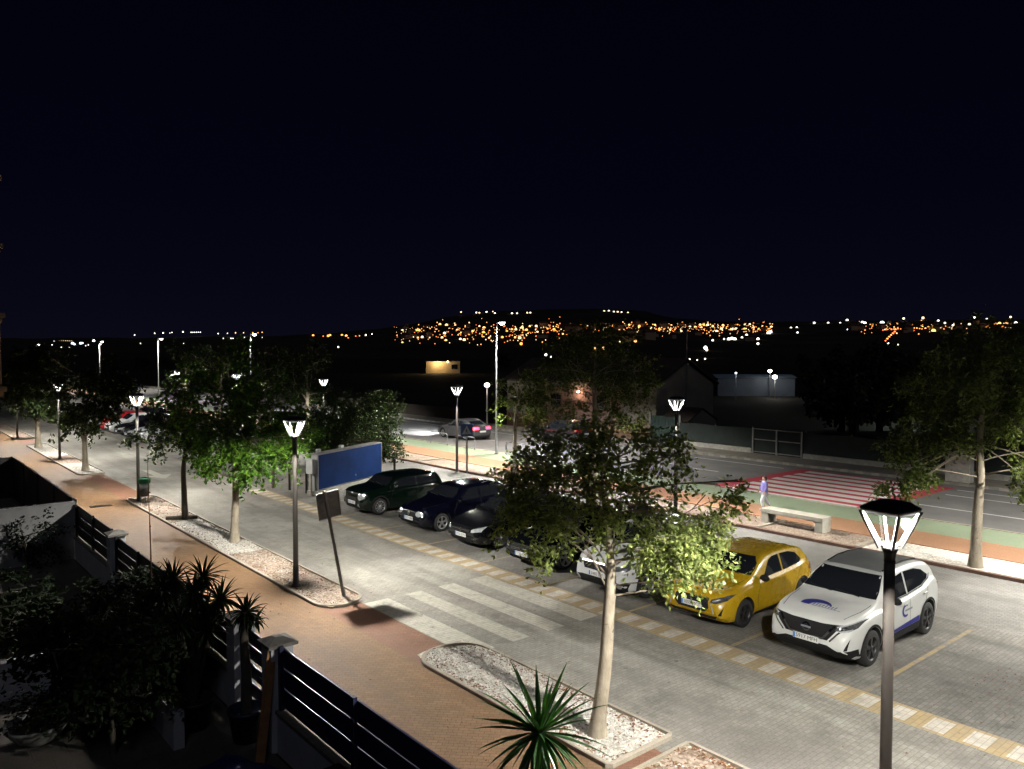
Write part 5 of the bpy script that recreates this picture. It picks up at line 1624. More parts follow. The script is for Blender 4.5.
# ---- yellow hatchback
def hatch(label, loc, rz, P, plate, style='yellow', rim='rim_dark', s_=1.0, group='cars parked in the bays'):
    L, W, H = 3.95 * s_, 1.74 * s_, 1.43 * s_
    top = [(0, .66), (.06, .76), (.2, .82), (.6, .9), (1.0, .97), (1.15, 1.03), (1.8, 1.38), (2.05, 1.42), (2.5, 1.435), (3.05, 1.4), (3.4, 1.32), (3.55, 1.2), (3.8, .95), (3.9, .85), (3.95, .7)]
    belt = [(0, .52), (.25, .7), (1.05, .87), (2.3, .93), (3.1, .98), (3.5, 1.04), (3.8, .9), (3.95, .62)]
    if style == 'golf':
        top = [(0, .62), (.05, .72), (.2, .78), (.65, .86), (1.05, .92), (1.2, .98), (1.75, 1.37), (2.0, 1.42), (2.6, 1.44), (3.2, 1.41), (3.55, 1.3), (3.75, 1.05), (3.88, .9), (3.95, .7)]
    top = [(a * s_, b * s_) for a, b in top]; belt = [(a * s_, b * s_) for a, b in belt]
    c = Car(label, loc, rz, P, L, W, H, 2.5 * s_, .78 * s_, .305 * s_, top, belt, .19, .75, .16, group, 'parked_car', rim)
    q = lambda pl: [(a * s_, b * s_) for a, b in pl]
    c.windscreen(1.045 * s_, 1.345 * s_); c.rear_glass(1.0 * s_, 1.3 * s_)
    c.both('side_window', q([(1.5, .93), (1.62, .96), (1.95, 1.26), (2.1, 1.31), (2.38, 1.325), (2.4, .955)]), M['glass'])
    c.both('side_window', q([(2.46, .96), (2.45, 1.325), (2.85, 1.31), (3.12, 1.24), (3.28, 1.08), (3.2, 1.01)]), M['glass'])
    common(c, [q([(1.3, .3), (1.28, .6), (1.42, .9)]), q([(2.43, .3), (2.43, .93)]), q([(2.78, .4), (2.98, .65), (3.22, .98)])], 0, 0)
    for sg in (1, -1):
        c.strip('bonnet_gap', [(a * s_, b * s_ * sg) for a, b in ((.22, .5), (.6, .64), (1.02, .68))], 'z', .012, M['well'], .003)
    if style == 'yellow':
        c.patch('grille', q([(-.42, .66), (-.36, .70), (.36, .70), (.42, .66), (.44, .5), (.34, .40), (-.34, .40), (-.44, .5)]), 'f', M['trim'], .007)
        c.patch('lower_intake', q([(-.62, .345), (-.35, .335), (.35, .335), (.62, .345), (.55, .255), (-.55, .255)]), 'f', M['trim'], .007)
        for sg in (1, -1):
            c.patch('headlight', q([(sg * .46, .63), (sg * .5, .70), (sg * .74, .78), (sg * .8, .78), (sg * .76, .68), (sg * .6, .62)])[::sg], 'f', M['lens_dark'], .008, step=.03)
            c.strip('daytime_lamp', q([(sg * .50, .60), (sg * .56, .40)]), 'f', .03, M['lens'], .01)
            c.patch('fog_vent', q([(sg * .66, .38), (sg * .74, .55), (sg * .72, .38)])[::sg], 'f', M['trim'], .008, step=.03)
            c.patch('mirror_light', q([(sg * .52, .67), (sg * .66, .72), (sg * .66, .70), (sg * .54, .65)])[::sg], 'f', M['lens'], .012, step=.03)
        c.patch('emblem', ellipse(0, .645 * s_, .04, .045), 'f', M['chrome'], .014, step=.02)
        c.plate(plate, .52 * s_)
    elif style == 'golf':
        c.patch('grille', q([(-.36, .66), (.36, .66), (.34, .56), (-.34, .56)]), 'f', M['trim'], .007)
        c.patch('lower_intake', q([(-.6, .36), (.6, .36), (.55, .25), (-.55, .25)]), 'f', M['trim'], .007)
        for sg in (1, -1):
            c.patch('headlight', [(a * s_, b * s_) for a, b in ellipse(sg * .55, .63, .15, .085)], 'f', M['lens'], .009, step=.03)
        c.patch('emblem', ellipse(0, .61 * s_, .07, .065), 'f', M['chrome'], .014, step=.02)
        c.plate(plate, .44 * s_)
    elif style == 'white':
        c.patch('grille', q([(-.5, .66), (.5, .66), (.36, .56), (-.36, .56)]), 'f', M['trim'], .007)
        c.patch('lower_intake', q([(-.5, .45), (.5, .45), (.6, .28), (-.6, .28)]), 'f', M['trim'], .007)
        for sg in (1, -1):
            c.patch('headlight', q([(sg * .5, .6), (sg * .52, .68), (sg * .78, .78), (sg * .76, .66)])[::sg], 'f', M['lens_dark'], .009, step=.03)
            c.patch('fog_lamp', [(a * s_, b * s_) for a, b in ellipse(sg * .62, .38, .06, .05)], 'f', M['lens'], .01, step=.02)
        c.patch('emblem', ellipse(0, .62 * s_, .05, .05), 'f', M['chrome'], .014, step=.02)
        c.plate(plate, .5 * s_)
    c.mirrors(1.45 * s_, .95 * s_, M['trim'] if style == 'yellow' else None); c.handles([(2.25 * s_, .83 * s_), (2.95 * s_, .87 * s_)]); c.wipers(1.03 * s_)
    for sg in (1, -1):
        c.patch('tail_light', q([(3.6, .8), (3.84, .72), (3.84, .86), (3.66, .95)]), 'l' if sg > 0 else 'r', M['tail'], .008, step=.03)
    c.both('sill_trim', q([(1.15, .2), (2.9, .2), (2.88, .255), (1.17, .255)]), M['trim'], .007)
    return c

# ---- dark green retro hatchback
def mini():
    L, W, H = 3.75, 1.70, 1.39
    top = [(0, .76), (.05, .85), (.2, .91), (.6, .96), (.98, 1.0), (1.06, 1.04), (1.42, 1.32), (1.8, 1.375), (2.3, 1.39), (2.95, 1.38), (3.3, 1.34), (3.46, 1.2), (3.6, 1.0), (3.7, .86), (3.75, .7)]
    belt = [(0, .6), (.25, .78), (1.05, .9), (2.3, .93), (3.2, .96), (3.45, .95), (3.75, .62)]
    P = car_paint('dark_green_paint', (.002, .0065, .004), .1)
    c = Car('dark green retro hatchback with round headlights next to the blue kiosk', (13.95, 26.05, 0), R(.5), P, L, W, H, 2.46, .72, .30, top, belt, .2, .8, .15, 'cars parked in the bays', 'parked_car', 'rim', None, 10)
    c.windscreen(1.035, 1.3); c.rear_glass(.98, 1.27)
    c.both('side_window', [(1.36, .955), (1.62, 1.22), (1.75, 1.275), (2.33, 1.295), (2.34, .96)], M['glass'])
    c.both('side_window', [(2.39, .965), (2.38, 1.295), (3.0, 1.285), (3.18, 1.25), (3.28, .99)], M['glass'])
    common(c, [[(1.22, .28), (1.2, .6), (1.32, .92)], [(2.37, .28), (2.37, .94)]], 0, 0)
    c.patch('grille', [(-.3, .66), (.3, .66), (.36, .57), (.3, .47), (-.3, .47), (-.36, .57)], 'f', M['trim'], .007)
    for z in (.47,):
        c.strip('grille_chrome', [(-.3, z), (.3, z)], 'f', .02, M['chrome'], .012)
    c.patch('lower_intake', [(-.6, .34), (.6, .34), (.55, .22), (-.55, .22)], 'f', M['trim'], .007)
    for sg in (1, -1):
        rg_ = c.patch('headlight_ring', ellipse(sg * .585, .70, .15, .135), 'f', M['chrome'], .008, step=.03)
        c.patch('headlight', ellipse(sg * .585, .70, .125, .115), 'f', M['lens'], .013, rg_, step=.03)
        c.patch('fog_lamp', ellipse(sg * .5, .36, .06, .06), 'f', M['lens'], .012, step=.02)
    c.patch('emblem', ellipse(0, .80, .07, .03), 'f', M['chrome'], .008, step=.02)
    c.plate('4261 LKD', .46)
    c.mirrors(1.34, .98, M['chrome']); c.handles([(2.2, .86)]); c.wipers(1.03)
    for sg in (1, -1):
        c.patch('tail_light', [(3.5, .7), (3.66, .68), (3.66, .86), (3.52, .9)], 'l' if sg > 0 else 'r', M['tail'], .008, step=.03)
    for a in ('l', 'r'):
        for cx in (.72, 3.18):
            ao = [(cx + .40 * math.cos(R(q)), .31 + .40 * math.sin(R(q))) for q in range(-8, 189, 7)]; ai = [(cx + .358 * math.cos(R(q)), .31 + .358 * math.sin(R(q))) for q in range(-8, 189, 7)]
            c.patch('arch_trim', ao + ai[::-1], a, M['trim'], .007, step=.045)
    return c

# ---- saloon / coupe and SUV shapes
def saloon(label, loc, rz, P, plate, style='dark', group='cars parked in the bays', cls='parked_car', rim='rim', lit=False):
    L, W, H = 4.4, 1.78, 1.42
    top = [(0, .62), (.05, .72), (.22, .78), (.7, .87), (1.2, .94), (1.35, 1.0), (2.0, 1.36), (2.25, 1.41), (2.6, 1.42), (3.1, 1.38), (3.6, 1.2), (3.95, 1.04), (4.2, 1.0), (4.34, .94), (4.4, .75)]
    belt = [(0, .5), (.25, .68), (1.25, .85), (2.5, .9), (3.4, .95), (3.9, .98), (4.2, .92), (4.4, .66)]
    if style == 'hatch':
        top = [(0, .64), (.05, .74), (.22, .8), (.7, .9), (1.15, .97), (1.3, 1.03), (1.95, 1.4), (2.2, 1.46), (2.7, 1.48), (3.3, 1.44), (3.8, 1.3), (4.05, 1.08), (4.25, .95), (4.34, .88), (4.4, .7)]
    c = Car(label, loc, rz, P, L, W, H, 2.62, .88, .32, top, belt, .2, .75, .15, group, cls, rim)
    hh = .06 if style == 'hatch' else 0
    c.windscreen(1.02 + hh * .4, 1.33 + hh); c.rear_glass(1.07, 1.28 + hh * .5)
    c.both('side_window', [(1.78, .92), (2.08, 1.2), (2.3, 1.29), (2.62, 1.31), (2.64, .94)], M['glass'])
    c.both('side_window', [(2.7, .945), (2.68, 1.31), (3.05, 1.285), (3.4, 1.15), (3.6, 1.02), (3.5, .985)], M['glass'])
    common(c, [[(1.5, .28), (1.48, .6), (1.65, .88)], [(2.67, .28), (2.67, .92)], [(3.05, .4), (3.25, .65), (3.5, .95)]], 0, 0)
    if style in ('dark', 'hatch'):
        c.patch('grille', [(-.45, .64), (.45, .64), (.4, .54), (-.4, .54)], 'f', M['trim'], .007)
        c.strip('grille_chrome', [(-.42, .6), (.42, .6)], 'f', .016, M['chrome'], .012)
        c.patch('lower_intake', [(-.6, .36), (.6, .36), (.5, .24), (-.5, .24)], 'f', M['trim'], .007)
        for sg in (1, -1):
            c.patch('headlight', [(sg * .5, .56), (sg * .52, .65), (sg * .8, .74), (sg * .78, .6)][::sg], 'f', M['lens'], .009, step=.03)
            c.strip('fog_lamp', [(sg * .5, .36), (sg * .7, .39)], 'f', .04, M['lens_dark'], .011)
        c.patch('emblem', ellipse(0, .59, .055, .055), 'f', M['chrome'], .015, step=.02)
        c.plate(plate, .44)
    else:
        c.patch('grille', [(-.46, .68), (.46, .68), (.4, .5), (-.4, .5)], 'f', M['trim'], .007)
        for z in (.52, .56, .64, .67):
            c.strip('grille_chrome', [(-.44, z), (.44, z)], 'f', .022, M['chrome'], .012)
        e = c.patch('emblem', ellipse(0, .59, .1, .1), 'f', M['chrome'], .016, step=.02)
        c.patch('emblem_centre', ellipse(0, .59, .075, .075), 'f', M['trim'], .019, e, step=.02)
        c.patch('lower_intake', [(-.66, .34), (.66, .34), (.55, .22), (-.55, .22)], 'f', M['trim'], .007)
        for sg in (1, -1):
            c.patch('headlight', [(sg * .52, .56), (sg * .53, .66), (sg * .82, .75), (sg * .8, .6)][::sg], 'f', M['lens_dark'], .009, step=.03)
            c.strip('daytime_lamp', [(sg * .55, .57), (sg * .81, .62)], 'f', .025, M['lens'], .012)
            c.strip('bumper_chrome', [(sg * .5, .33), (sg * .74, .35)], 'f', .025, M['chrome'], .012)
        c.plate(plate, .42)
    c.mirrors(1.74, .96); c.handles([(2.48, .83), (3.3, .87)]); c.wipers(1.0)
    for sg in (1, -1):
        c.patch('tail_light', [(sg * .3, .78), (sg * .32, .93), (sg * .86, .94), (sg * .86, .78)][::-sg], 'b', M['tail_lit'] if lit else M['tail'], .008, step=.04)
    if cls != 'parked_car':
        c.plate('', .62, False, 'b')
    return c

def suv(label, loc, rz, P, plate, group='cars parked in the bays', low=None, rim='rim'):
    L, W, H = 4.3, 1.80, 1.6
    top = [(0, .78), (.06, .9), (.2, .97), (.6, 1.02), (1.05, 1.07), (1.2, 1.13), (1.75, 1.5), (2.0, 1.58), (2.6, 1.6), (3.3, 1.57), (3.75, 1.48), (3.95, 1.25), (4.15, 1.02), (4.25, .92), (4.3, .78)]
    belt = [(0, .62), (.25, .84), (1.1, .98), (2.4, 1.0), (3.4, 1.06), (3.9, 1.1), (4.15, .96), (4.3, .7)]
    c = Car(label, loc, rz, P, L, W, H, 2.58, .86, .345, top, belt, .18, .77, .2, group, 'parked_car', rim)
    c.windscreen(1.135, 1.49); c.rear_glass(1.12, 1.45)
    c.both('side_window', [(1.6, 1.05), (1.85, 1.36), (2.02, 1.45), (2.42, 1.47), (2.44, 1.06)], M['glass'])
    c.both('side_window', [(2.5, 1.065), (2.49, 1.47), (3.2, 1.45), (3.5, 1.38), (3.66, 1.2), (3.55, 1.12)], M['glass'])
    common(c, [[(1.36, .4), (1.34, .75), (1.5, 1.02)], [(2.47, .4), (2.47, 1.05)], [(3.05, .5), (3.28, .75), (3.5, 1.05)]], 0, 0)
    c.patch('grille', [(-.5, .86), (.5, .86), (.42, .66), (-.42, .66)], 'f', M['trim'], .007)
    c.strip('grille_chrome', [(-.5, .84), (.5, .84)], 'f', .025, M['chrome'], .012)
    c.patch('lower_intake', [(-.84, .46), (-.5, .5), (.5, .5), (.84, .46), (.78, .25), (-.78, .25)], 'f', low or M['trim'], .007)
    c.patch('skid_plate', [(-.6, .3), (.6, .3), (.56, .24), (-.56, .24)], 'f', M['chrome'], .011)
    for sg in (1, -1):
        c.patch('headlight', [(sg * .52, .74), (sg * .54, .84), (sg * .84, .93), (sg * .82, .77)][::sg], 'f', M['lens_dark'], .009, step=.03)
        c.patch('fog_lamp', ellipse(sg * .66, .40, .07, .07), 'f', M['lens'], .012, step=.02)
        c.patch('tail_light', [(3.9, .92), (4.18, .82), (4.18, .98), (3.95, 1.06)], 'l' if sg > 0 else 'r', M['tail'], .008, step=.03)
    c.patch('emblem', ellipse(0, .75, .07, .07), 'f', M['chrome'], .015, step=.02)
    c.both('sill_cladding', [(1.24, .25), (3.05, .25), (3.02, .38), (1.26, .38)], M['trim'], .008)
    c.plate(plate, .57)
    c.mirrors(1.55, 1.08); c.handles([(2.28, .9), (3.2, .94)]); c.wipers(1.12)
    return c

crossover()
hatch('yellow hatchback car partly under the bright lit branches', (13.9, 10.5, 0), R(2), car_paint('yellow_paint', (.47, .295, .012), .24), '1055 MCT', 'yellow')
suv('white car with dark lower bumper behind the pale tree trunk', (13.78, 13.25, 0), R(1), car_paint('white_paint', (.62, .63, .63), .28), '3482 LPK')
saloon('black car with bright chrome barred grille under the dark branches', (13.98, 16.35, 0), R(.5), car_paint('black_paint', (.003, .0035, .0045), .1), '7730 KZB', 'chrome')
saloon('charcoal hatchback between the navy car and the chrome grille car', (14.05, 19.3, 0), R(1), car_paint('charcoal_paint', (.005, .0055, .007), .1), '0926 JDN', 'hatch')
hatch('navy blue hatchback with pale round headlights in the main row', (14.1, 22.35, 0), R(.5), car_paint('navy_paint', (.002, .0025, .008), .1), '2217 CHM', 'golf', 'rim', 1.0)
mini()
# the farther row, same bays
g2 = 'cars parked in the far part of the bays'
suv('silver car at the end of the far row half hidden by dark leaves', (13.9, 55.6, 0), 0, car_paint('silver_paint', (.4, .41, .42), .3, .3), '5519 HTR', g2)
saloon('black car between the silver car and another black car, far row', (13.9, 58.2, 0), 0, car_paint('black_paint_two', (.008, .008, .01), .2), '8104 GFL', 'dark', g2)
saloon('black hatchback next to the white hatchback of the far row', (13.9, 60.8, 0), 0, car_paint('black_paint_three', (.01, .01, .012), .2), '6620 FWB', 'hatch', g2)
hatch('white hatchback in the far row beside the red car', (13.9, 63.6, 0), 0, car_paint('white_paint_two', (.62, .63, .63), .28), '9043 JKS', 'white', 'rim', 1.02, g2)
hatch('red hatchback last in the far row', (13.9, 66.6, 0), 0, car_paint('red_paint', (.32, .012, .015), .28), '1476 DVX', 'golf', 'rim', 1.0, g2)
saloon('dark car standing alone on the lane behind the far row', (19.0, 67.5, 0), R(90), car_paint('dark_grey_paint', (.012, .012, .014), .25), '3302 LSM', 'hatch', g2)
# on the main road
saloon('silver car with lit red tail lamps driving on the main road', (32.6, 46.6, 0), R(-90), car_paint('silver_paint_two', (.08, .08, .085), .3, .3), '', 'dark', 'cars on the main road', 'moving_car', 'rim', True)
MOVING = bpy.data.objects['moving_car']
saloon('dark car parked along the far kerb behind the tree', (36.9, 41.0, 0), R(-90), car_paint('dark_paint', (.015, .016, .018), .25), '', 'hatch', 'cars on the main road', 'kerbside_car', 'rim')

for sg in (1, -1):
    l = bpy.data.lights.new('headlight_beam', 'SPOT'); l.energy = 6000; l.spot_size = R(62); l.spot_blend = .6; l.shadow_soft_size = .08; l.color = (.95, .97, 1)
    o = bpy.data.objects.new('headlight_beam', l); o.location = (-.12, .62 * sg, .66); o.rotation_euler = (0, R(82), 0); col.objects.link(o); o.parent = MOVING
# ------------------------------------------------------------------ person walking by the bench
def skin_mesh(name, pts, edges, mat, parent, sub=2, root=0):
    me = bpy.data.meshes.new(name); me.from_pydata([p[:3] for p in pts], edges, [])
    o = bpy.data.objects.new(name, me); col.objects.link(o)
    md = o.modifiers.new('skin', 'SKIN'); md.use_smooth_shade = True
    if not me.skin_vertices:
        return o
    for i, p in enumerate(pts):
        r = p[3]
        me.skin_vertices[0].data[i].radius = (r, r) if not hasattr(r, '__len__') else r
        me.skin_vertices[0].data[i].use_root = (i == root)
    sb = o.modifiers.new('smooth', 'SUBSURF'); sb.levels = sub; sb.render_levels = sub
    dg = bpy.context.evaluated_depsgraph_get()
    res = bpy.data.meshes.new_from_object(o.evaluated_get(dg))
    o.modifiers.clear(); o.data = res; res.materials.clear(); res.materials.append(mat)
    for p in res.polygons: p.use_smooth = True
    o.parent = parent
    return o
# the figure is modelled 1.70 m tall facing +x and then set in its place
t = thing('person', 'dark haired person in a violet jacket and white trousers walking beside the bench', 'person', (26.1, 16.4, .085), R(135))
t.scale = (.74, .74, .74)
SK = plain('skin', (.42, .25, .18), .6); JK = plain('violet_jacket', (.2, .18, .46), .8, var=.2, scale=6); TR_ = plain('white_trousers', (.68, .69, .72), .8); HR = plain('dark_hair', (.015, .012, .01), .6); SH = plain('pale_shoe', (.45, .45, .45), .6)
pts = [(0, 0, .93, .13), (0.01, 0, 1.12, .12), (.0, 0, 1.3, .14), (0, 0, 1.42, .08), (.015, 0, 1.5, .055), (.03, 0, 1.57, .075), (.03, 0, 1.64, .085), (.02, 0, 1.69, .06),
       (0, .17, 1.4, .06), (-.05, .22, 1.16, .045), (.06, .24, .95, .035), (.09, .24, .88, .03),
       (0, -.17, 1.4, .06), (.07, -.22, 1.17, .045), (.2, -.22, 1.0, .035), (.25, -.22, .95, .03),
       (.02, .09, .86, .085), (.16, .1, .5, .06), (.08, .1, .12, .042), (.2, .1, .05, .035),
       (-.02, -.09, .86, .085), (-.08, -.1, .5, .06), (-.3, -.1, .2, .042), (-.22, -.1, .06, .035),
       (.115, 0, 1.605, .018)]
ed = [(0, 1), (1, 2), (2, 3), (3, 4), (4, 5), (5, 6), (6, 7), (3, 8), (8, 9), (9, 10), (10, 11), (3, 12), (12, 13), (13, 14), (14, 15), (0, 16), (16, 17), (17, 18), (18, 19), (0, 20), (20, 21), (21, 22), (22, 23), (5, 24)]
for bi in (11, 15):
    bx, by, bz, _ = pts[bi]
    for k, (dx, dy, ln) in enumerate(((-.012, .014, .055), (0, .006, .062), (.01, -.003, .06), (.02, -.012, .045), (.02, .03, .04))):
        a = len(pts)
        pts.append((bx + dx, by + dy, bz - .03, .011)); pts.append((bx + dx + .012, by + dy, bz - .03 - ln, .008))
        ed += [(bi, a), (a, a + 1)]
skin_mesh('body', pts, ed, SK, t)
pts = [(0, 0, .76, .2), (0, 0, .92, .2), (.01, 0, 1.12, .18), (0, 0, 1.3, .19), (0, 0, 1.43, .11), (0, .18, 1.4, .1), (-.05, .225, 1.16, .078), (.05, .24, .97, .06), (0, -.18, 1.4, .1), (.07, -.225, 1.17, .078), (.19, -.22, 1.01, .06)]
skin_mesh('jacket', pts, [(0, 1), (1, 2), (2, 3), (3, 4), (4, 5), (5, 6), (6, 7), (4, 8), (8, 9), (9, 10)], JK, t)
pts = [(0, 0, .9, .16), (.02, .09, .82, .115), (.16, .1, .5, .09), (.085, .1, .13, .07), (-.02, -.09, .82, .115), (-.08, -.1, .5, .09), (-.285, -.1, .21, .07)]
skin_mesh('trousers', pts, [(0, 1), (1, 2), (2, 3), (0, 4), (4, 5), (5, 6)], TR_, t)
for x, y, z, rot in ((.15, .1, .045, 0), (-.25, -.1, .085, R(35))):
    mb = MB(); mb.sphere((0, 0, 0), (.13, .048, .045)); o = mb.build('shoe', SH, t, (x, y, z)); o.rotation_euler.y = rot
mb = MB(); mb.sphere((.0, 0, 1.655), (.098, .088, .09)); mb.sphere((-.06, 0, 1.58), (.06, .075, .1)); mb.build('hair', HR, t)
mb = MB()
for sg in (-1, 1): mb.sphere((.105, sg * .033, 1.635), .011, seg=8, ring=6)
mb.build('eye', M['ink'], t)

# ------------------------------------------------------------------ lights of the far town
cols = {'w': (1, .93, .8), 'o': (1, .36, .07), 'a': (1, .5, .16), 'b': (.75, .87, 1.0), 'y': (1, .72, .1), 'g': (.85, 1, .9), 'p': (1, .7, .38), 'r': (1, .22, .05)}
L_ = []
def add(crop, sc_, items):
    for x, y, r_, k in items:
        L_.append((crop[0] + x * sc_, crop[1] + y * sc_, r_ * (.75 if crop[0] in (0, 130) else 1.12), k))
rs = random.Random(12)
A = [(70,122),(82,150),(69,168),(128,122),(137,122),(147,148),(130,150),(217,98),(243,101),(277,101),(318,104),(372,105),(235,133),(285,120),(300,130),(330,118),(345,125),(388,130),(390,112),(240,160),(225,150),(297,155),(312,158),(410,150),(480,125),(462,148),(500,118),(515,118),(540,110),(530,150),(512,148),(536,172),(557,120),(570,105),(600,128),(595,105),(640,115),(665,118),(700,135),(715,140),(725,118),(795,105),(830,122),(862,112),(885,120),(895,120),(925,102),(922,120),(960,100),(975,125),(1000,105),(1015,115),(925,162),(960,160),(985,162),(830,190),(860,190)]
add((385, 300), .254, [(x, y, rs.uniform(.6, 1.15), rs.choice('aaaopp')) for x, y in A])
add((385, 300), .254, [(x, y, rs.uniform(.45, .75), rs.choice('ppw')) for x, y in [(300,48),(360,50),(372,52),(400,50),(425,48),(433,55),(500,55),(520,54),(560,52),(572,52),(862,46),(880,45),(900,48),(915,49),(930,50),(955,52)]])
add((385, 300), .254, [(633, 215, 1.0, 'w'), (655, 232, .8, 'w')])
B = [(10,112),(40,118),(58,100),(90,100),(75,115),(122,102),(118,118),(160,125),(165,92),(195,108),(215,108),(235,100),(250,100),(265,100),(240,110),(285,105),(325,102),(300,125),(320,115),(350,103),(382,100),(360,118),(375,115),(410,100),(430,98),(445,110),(410,115),(465,115),(480,105),(495,110),(515,108)]
add((640, 300), .254, [(x, y, rs.uniform(.6, 1.0), rs.choice('aaopp')) for x, y in B])
add((640, 300), .254, [(360,155,1.5,'w'),(372,156,1.2,'w'),(348,156,1.2,'w'),(505,132,1.5,'w'),(512,128,1.2,'b'),(418,140,.9,'w'),(400,150,.8,'w'),(330,155,.6,'w'),(463,155,1,'w'),(285,160,.8,'w'),(463,172,.9,'w'),(257,188,1.4,'w'),(262,196,1.0,'p'),(592,112,.8,'w'),(615,110,.7,'w'),(618,130,.7,'w'),(683,92,.8,'w'),(738,92,.8,'p'),(785,92,.6,'w'),(812,80,.9,'w'),(815,118,.6,'b'),(872,90,1.0,'w'),(882,93,1.1,'w'),(950,93,1.6,'g'),(195,245,.6,'w'),(225,250,.5,'w'),(256,243,.6,'w')])
add((840, 300), .18, [(35,115,.7,'w'),(348,103,.8,'p'),(455,100,.9,'p'),(742,97,.8,'w'),(808,105,.6,'w'),(940,95,.7,'p'),(540,118,.8,'w'),(577,130,.7,'w'),(522,133,.7,'p'),(623,143,.8,'w'),(657,150,.6,'w'),(713,138,.9,'p'),(783,135,1.1,'a'),(880,132,1.0,'a'),(920,132,.9,'a'),(970,130,1.1,'w'),(525,165,1.9,'y'),(515,175,1.5,'y'),(538,160,1.2,'y'),(320,248,.5,'p'),(265,240,.6,'w'),(330,395,.5,'w')])
add((840, 300), .18, [(390 + k * 16, 157 + rs.uniform(-6, 6), rs.uniform(.4, .8), rs.choice('oar')) for k in range(9)])  # small lights added to stand for a stretch of orange glow
add((840, 300), .18, [(250 + k * 10, 228 - k * 10, rs.uniform(.5, .8), rs.choice('ora')) for k in range(6)])  # small lights added in place of a road lit orange
add((840, 300), .18, [(180 + rs.random() * 170, 150 + rs.random() * 40, rs.uniform(.35, .6), 'r') for k in range(8)])  # reddish points added to fill out that glow
add((840, 300), .18, [(850 + k * 18, 134 + rs.uniform(-3, 5), rs.uniform(.4, .6), 'o') for k in range(6)])
add((0, 320), .1367, [(400,158,.5,'w'),(385,185,.5,'w'),(452,200,.6,'w'),(492,205,.8,'w'),(508,203,.7,'w'),(535,175,1.5,'b'),(548,180,1.1,'b'),(595,175,1.5,'b'),(607,172,1,'b'),(690,155,1.4,'w'),(740,182,.8,'w'),(650,185,.5,'w'),(630,190,.5,'w'),(990,110,.6,'w')] + [(440 + 15 * k, 155, .3, 'p') for k in range(7)])
add((130, 310), .169, [(30,150,.4,'w'),(150,138,.6,'w'),(200,136,.7,'w'),(240,136,.4,'w'),(252,133,.5,'w'),(317,130,.8,'w'),(525,140,.6,'w'),(580,138,.5,'w'),(628,135,.6,'p'),(675,135,.5,'p'),(730,135,.7,'o'),(760,135,.5,'o'),(785,132,.6,'o'),(555,170,.5,'w'),(600,170,.6,'w'),(612,170,.5,'w'),(650,168,.5,'w'),(680,165,.6,'w'),(785,165,.5,'w'),(65,200,.5,'w'),(320,200,.4,'w')] + [(365 + 11 * k, 132, .5, 'w') for k in range(6)])
add((256, 320), .25, [(230,63,.8,'o'),(290,65,.9,'o'),(298,62,.7,'a'),(345,62,.8,'o'),(362,65,.9,'a'),(370,74,.5,'o'),(440,62,.6,'w'),(465,58,.4,'w'),(330,108,.6,'w'),(270,66,.4,'r'),(400,66,.4,'r'),(415,65,.4,'o')])
protos = {}
def hill_from_px(px, py):
    ry = ridge_y(px)
    t_ = max(0.0, min(1.0, (350.5 - py) / (350.5 - ry)))
    if py > 350.5:
        D = min(900, max(230, 781 * 6 / (py - 353 + .001))) if py > 355 else 700
        q = polar(px, D); return Vector((q[0], q[1], max(2.0, CAM_H - (py - 353) * D / 781))), D
    p = hill_point(px, t_)
    D = D0 + (D1 - D0) * t_
    z = CAM_H + math.tan(math.atan((353 - py) / 781)) * D
    return Vector((p.x, p.y, max(z, p.z + 1.0))), D
mb0 = MB(); mb0.sphere((0, 0, 0), 1.0, seg=10, ring=6)
for k_, c in cols.items():
    protos[k_] = mb0.build('town_light', emit('lit_town_lamp_' + k_, c, 3.2 if k_ in 'oarp' else 3.8))
used = set()
names = {'w': 'tiny white light of the far town', 'o': 'tiny orange light of the far hillside town', 'a': 'tiny amber light of the far hillside town', 'b': 'bluish white glare of a far lit yard on the skyline', 'y': 'yellow glowing sign light in the far town',
         'g': 'greenish white glare above the orange glow of the far town', 'p': 'tiny pale warm light of the far hillside town', 'r': 'tiny reddish light added to the glow of the far hillside town'}
for px, py, r_, k in L_:
    p, D = hill_from_px(px, py)
    if k not in used:
        o = protos[k]; used.add(k)
    else:
        o = protos[k].copy(); col.objects.link(o)
    o.location = p; rr_ = r_ * D / 781 * 1.2
    o.scale = (rr_, rr_, rr_)
    tag(o, names[k], 'town light', {'w': 'white lights of the far town', 'o': 'orange lights of the far town', 'a': 'amber lights of the far town', 'b': 'bluish glares on the skyline', 'y': 'yellow sign lights of the far town', 'g': 'greenish lights of the far town', 'p': 'pale lights of the far town', 'r': 'reddish lights added to the glow of the far town'}[k])
# countless fainter lights between them; the reddish ones are added as the hill's glow
for k_, n_ in (('o', 240), ('p', 110), ('a', 150), ('r', 150)):
    mb = MB()
    for q_ in range(n_):
        px = rs.uniform(394, 772) if rs.random() < .85 else rs.uniform(855, 1010)
        py = (330 + rs.gauss(0, 4.5) + (3 if px < 540 else 0)) if px < 560 else 328.5 + rs.gauss(0, 2.8)
        p, D = hill_from_px(px, py)
        mb.sphere(p, rs.uniform(.3, .65) * D / 781, seg=6, ring=4)
    o = mb.build('town_glimmer', emit('glimmer_' + k_, cols[k_], 2.6)); o['kind'] = 'stuff'
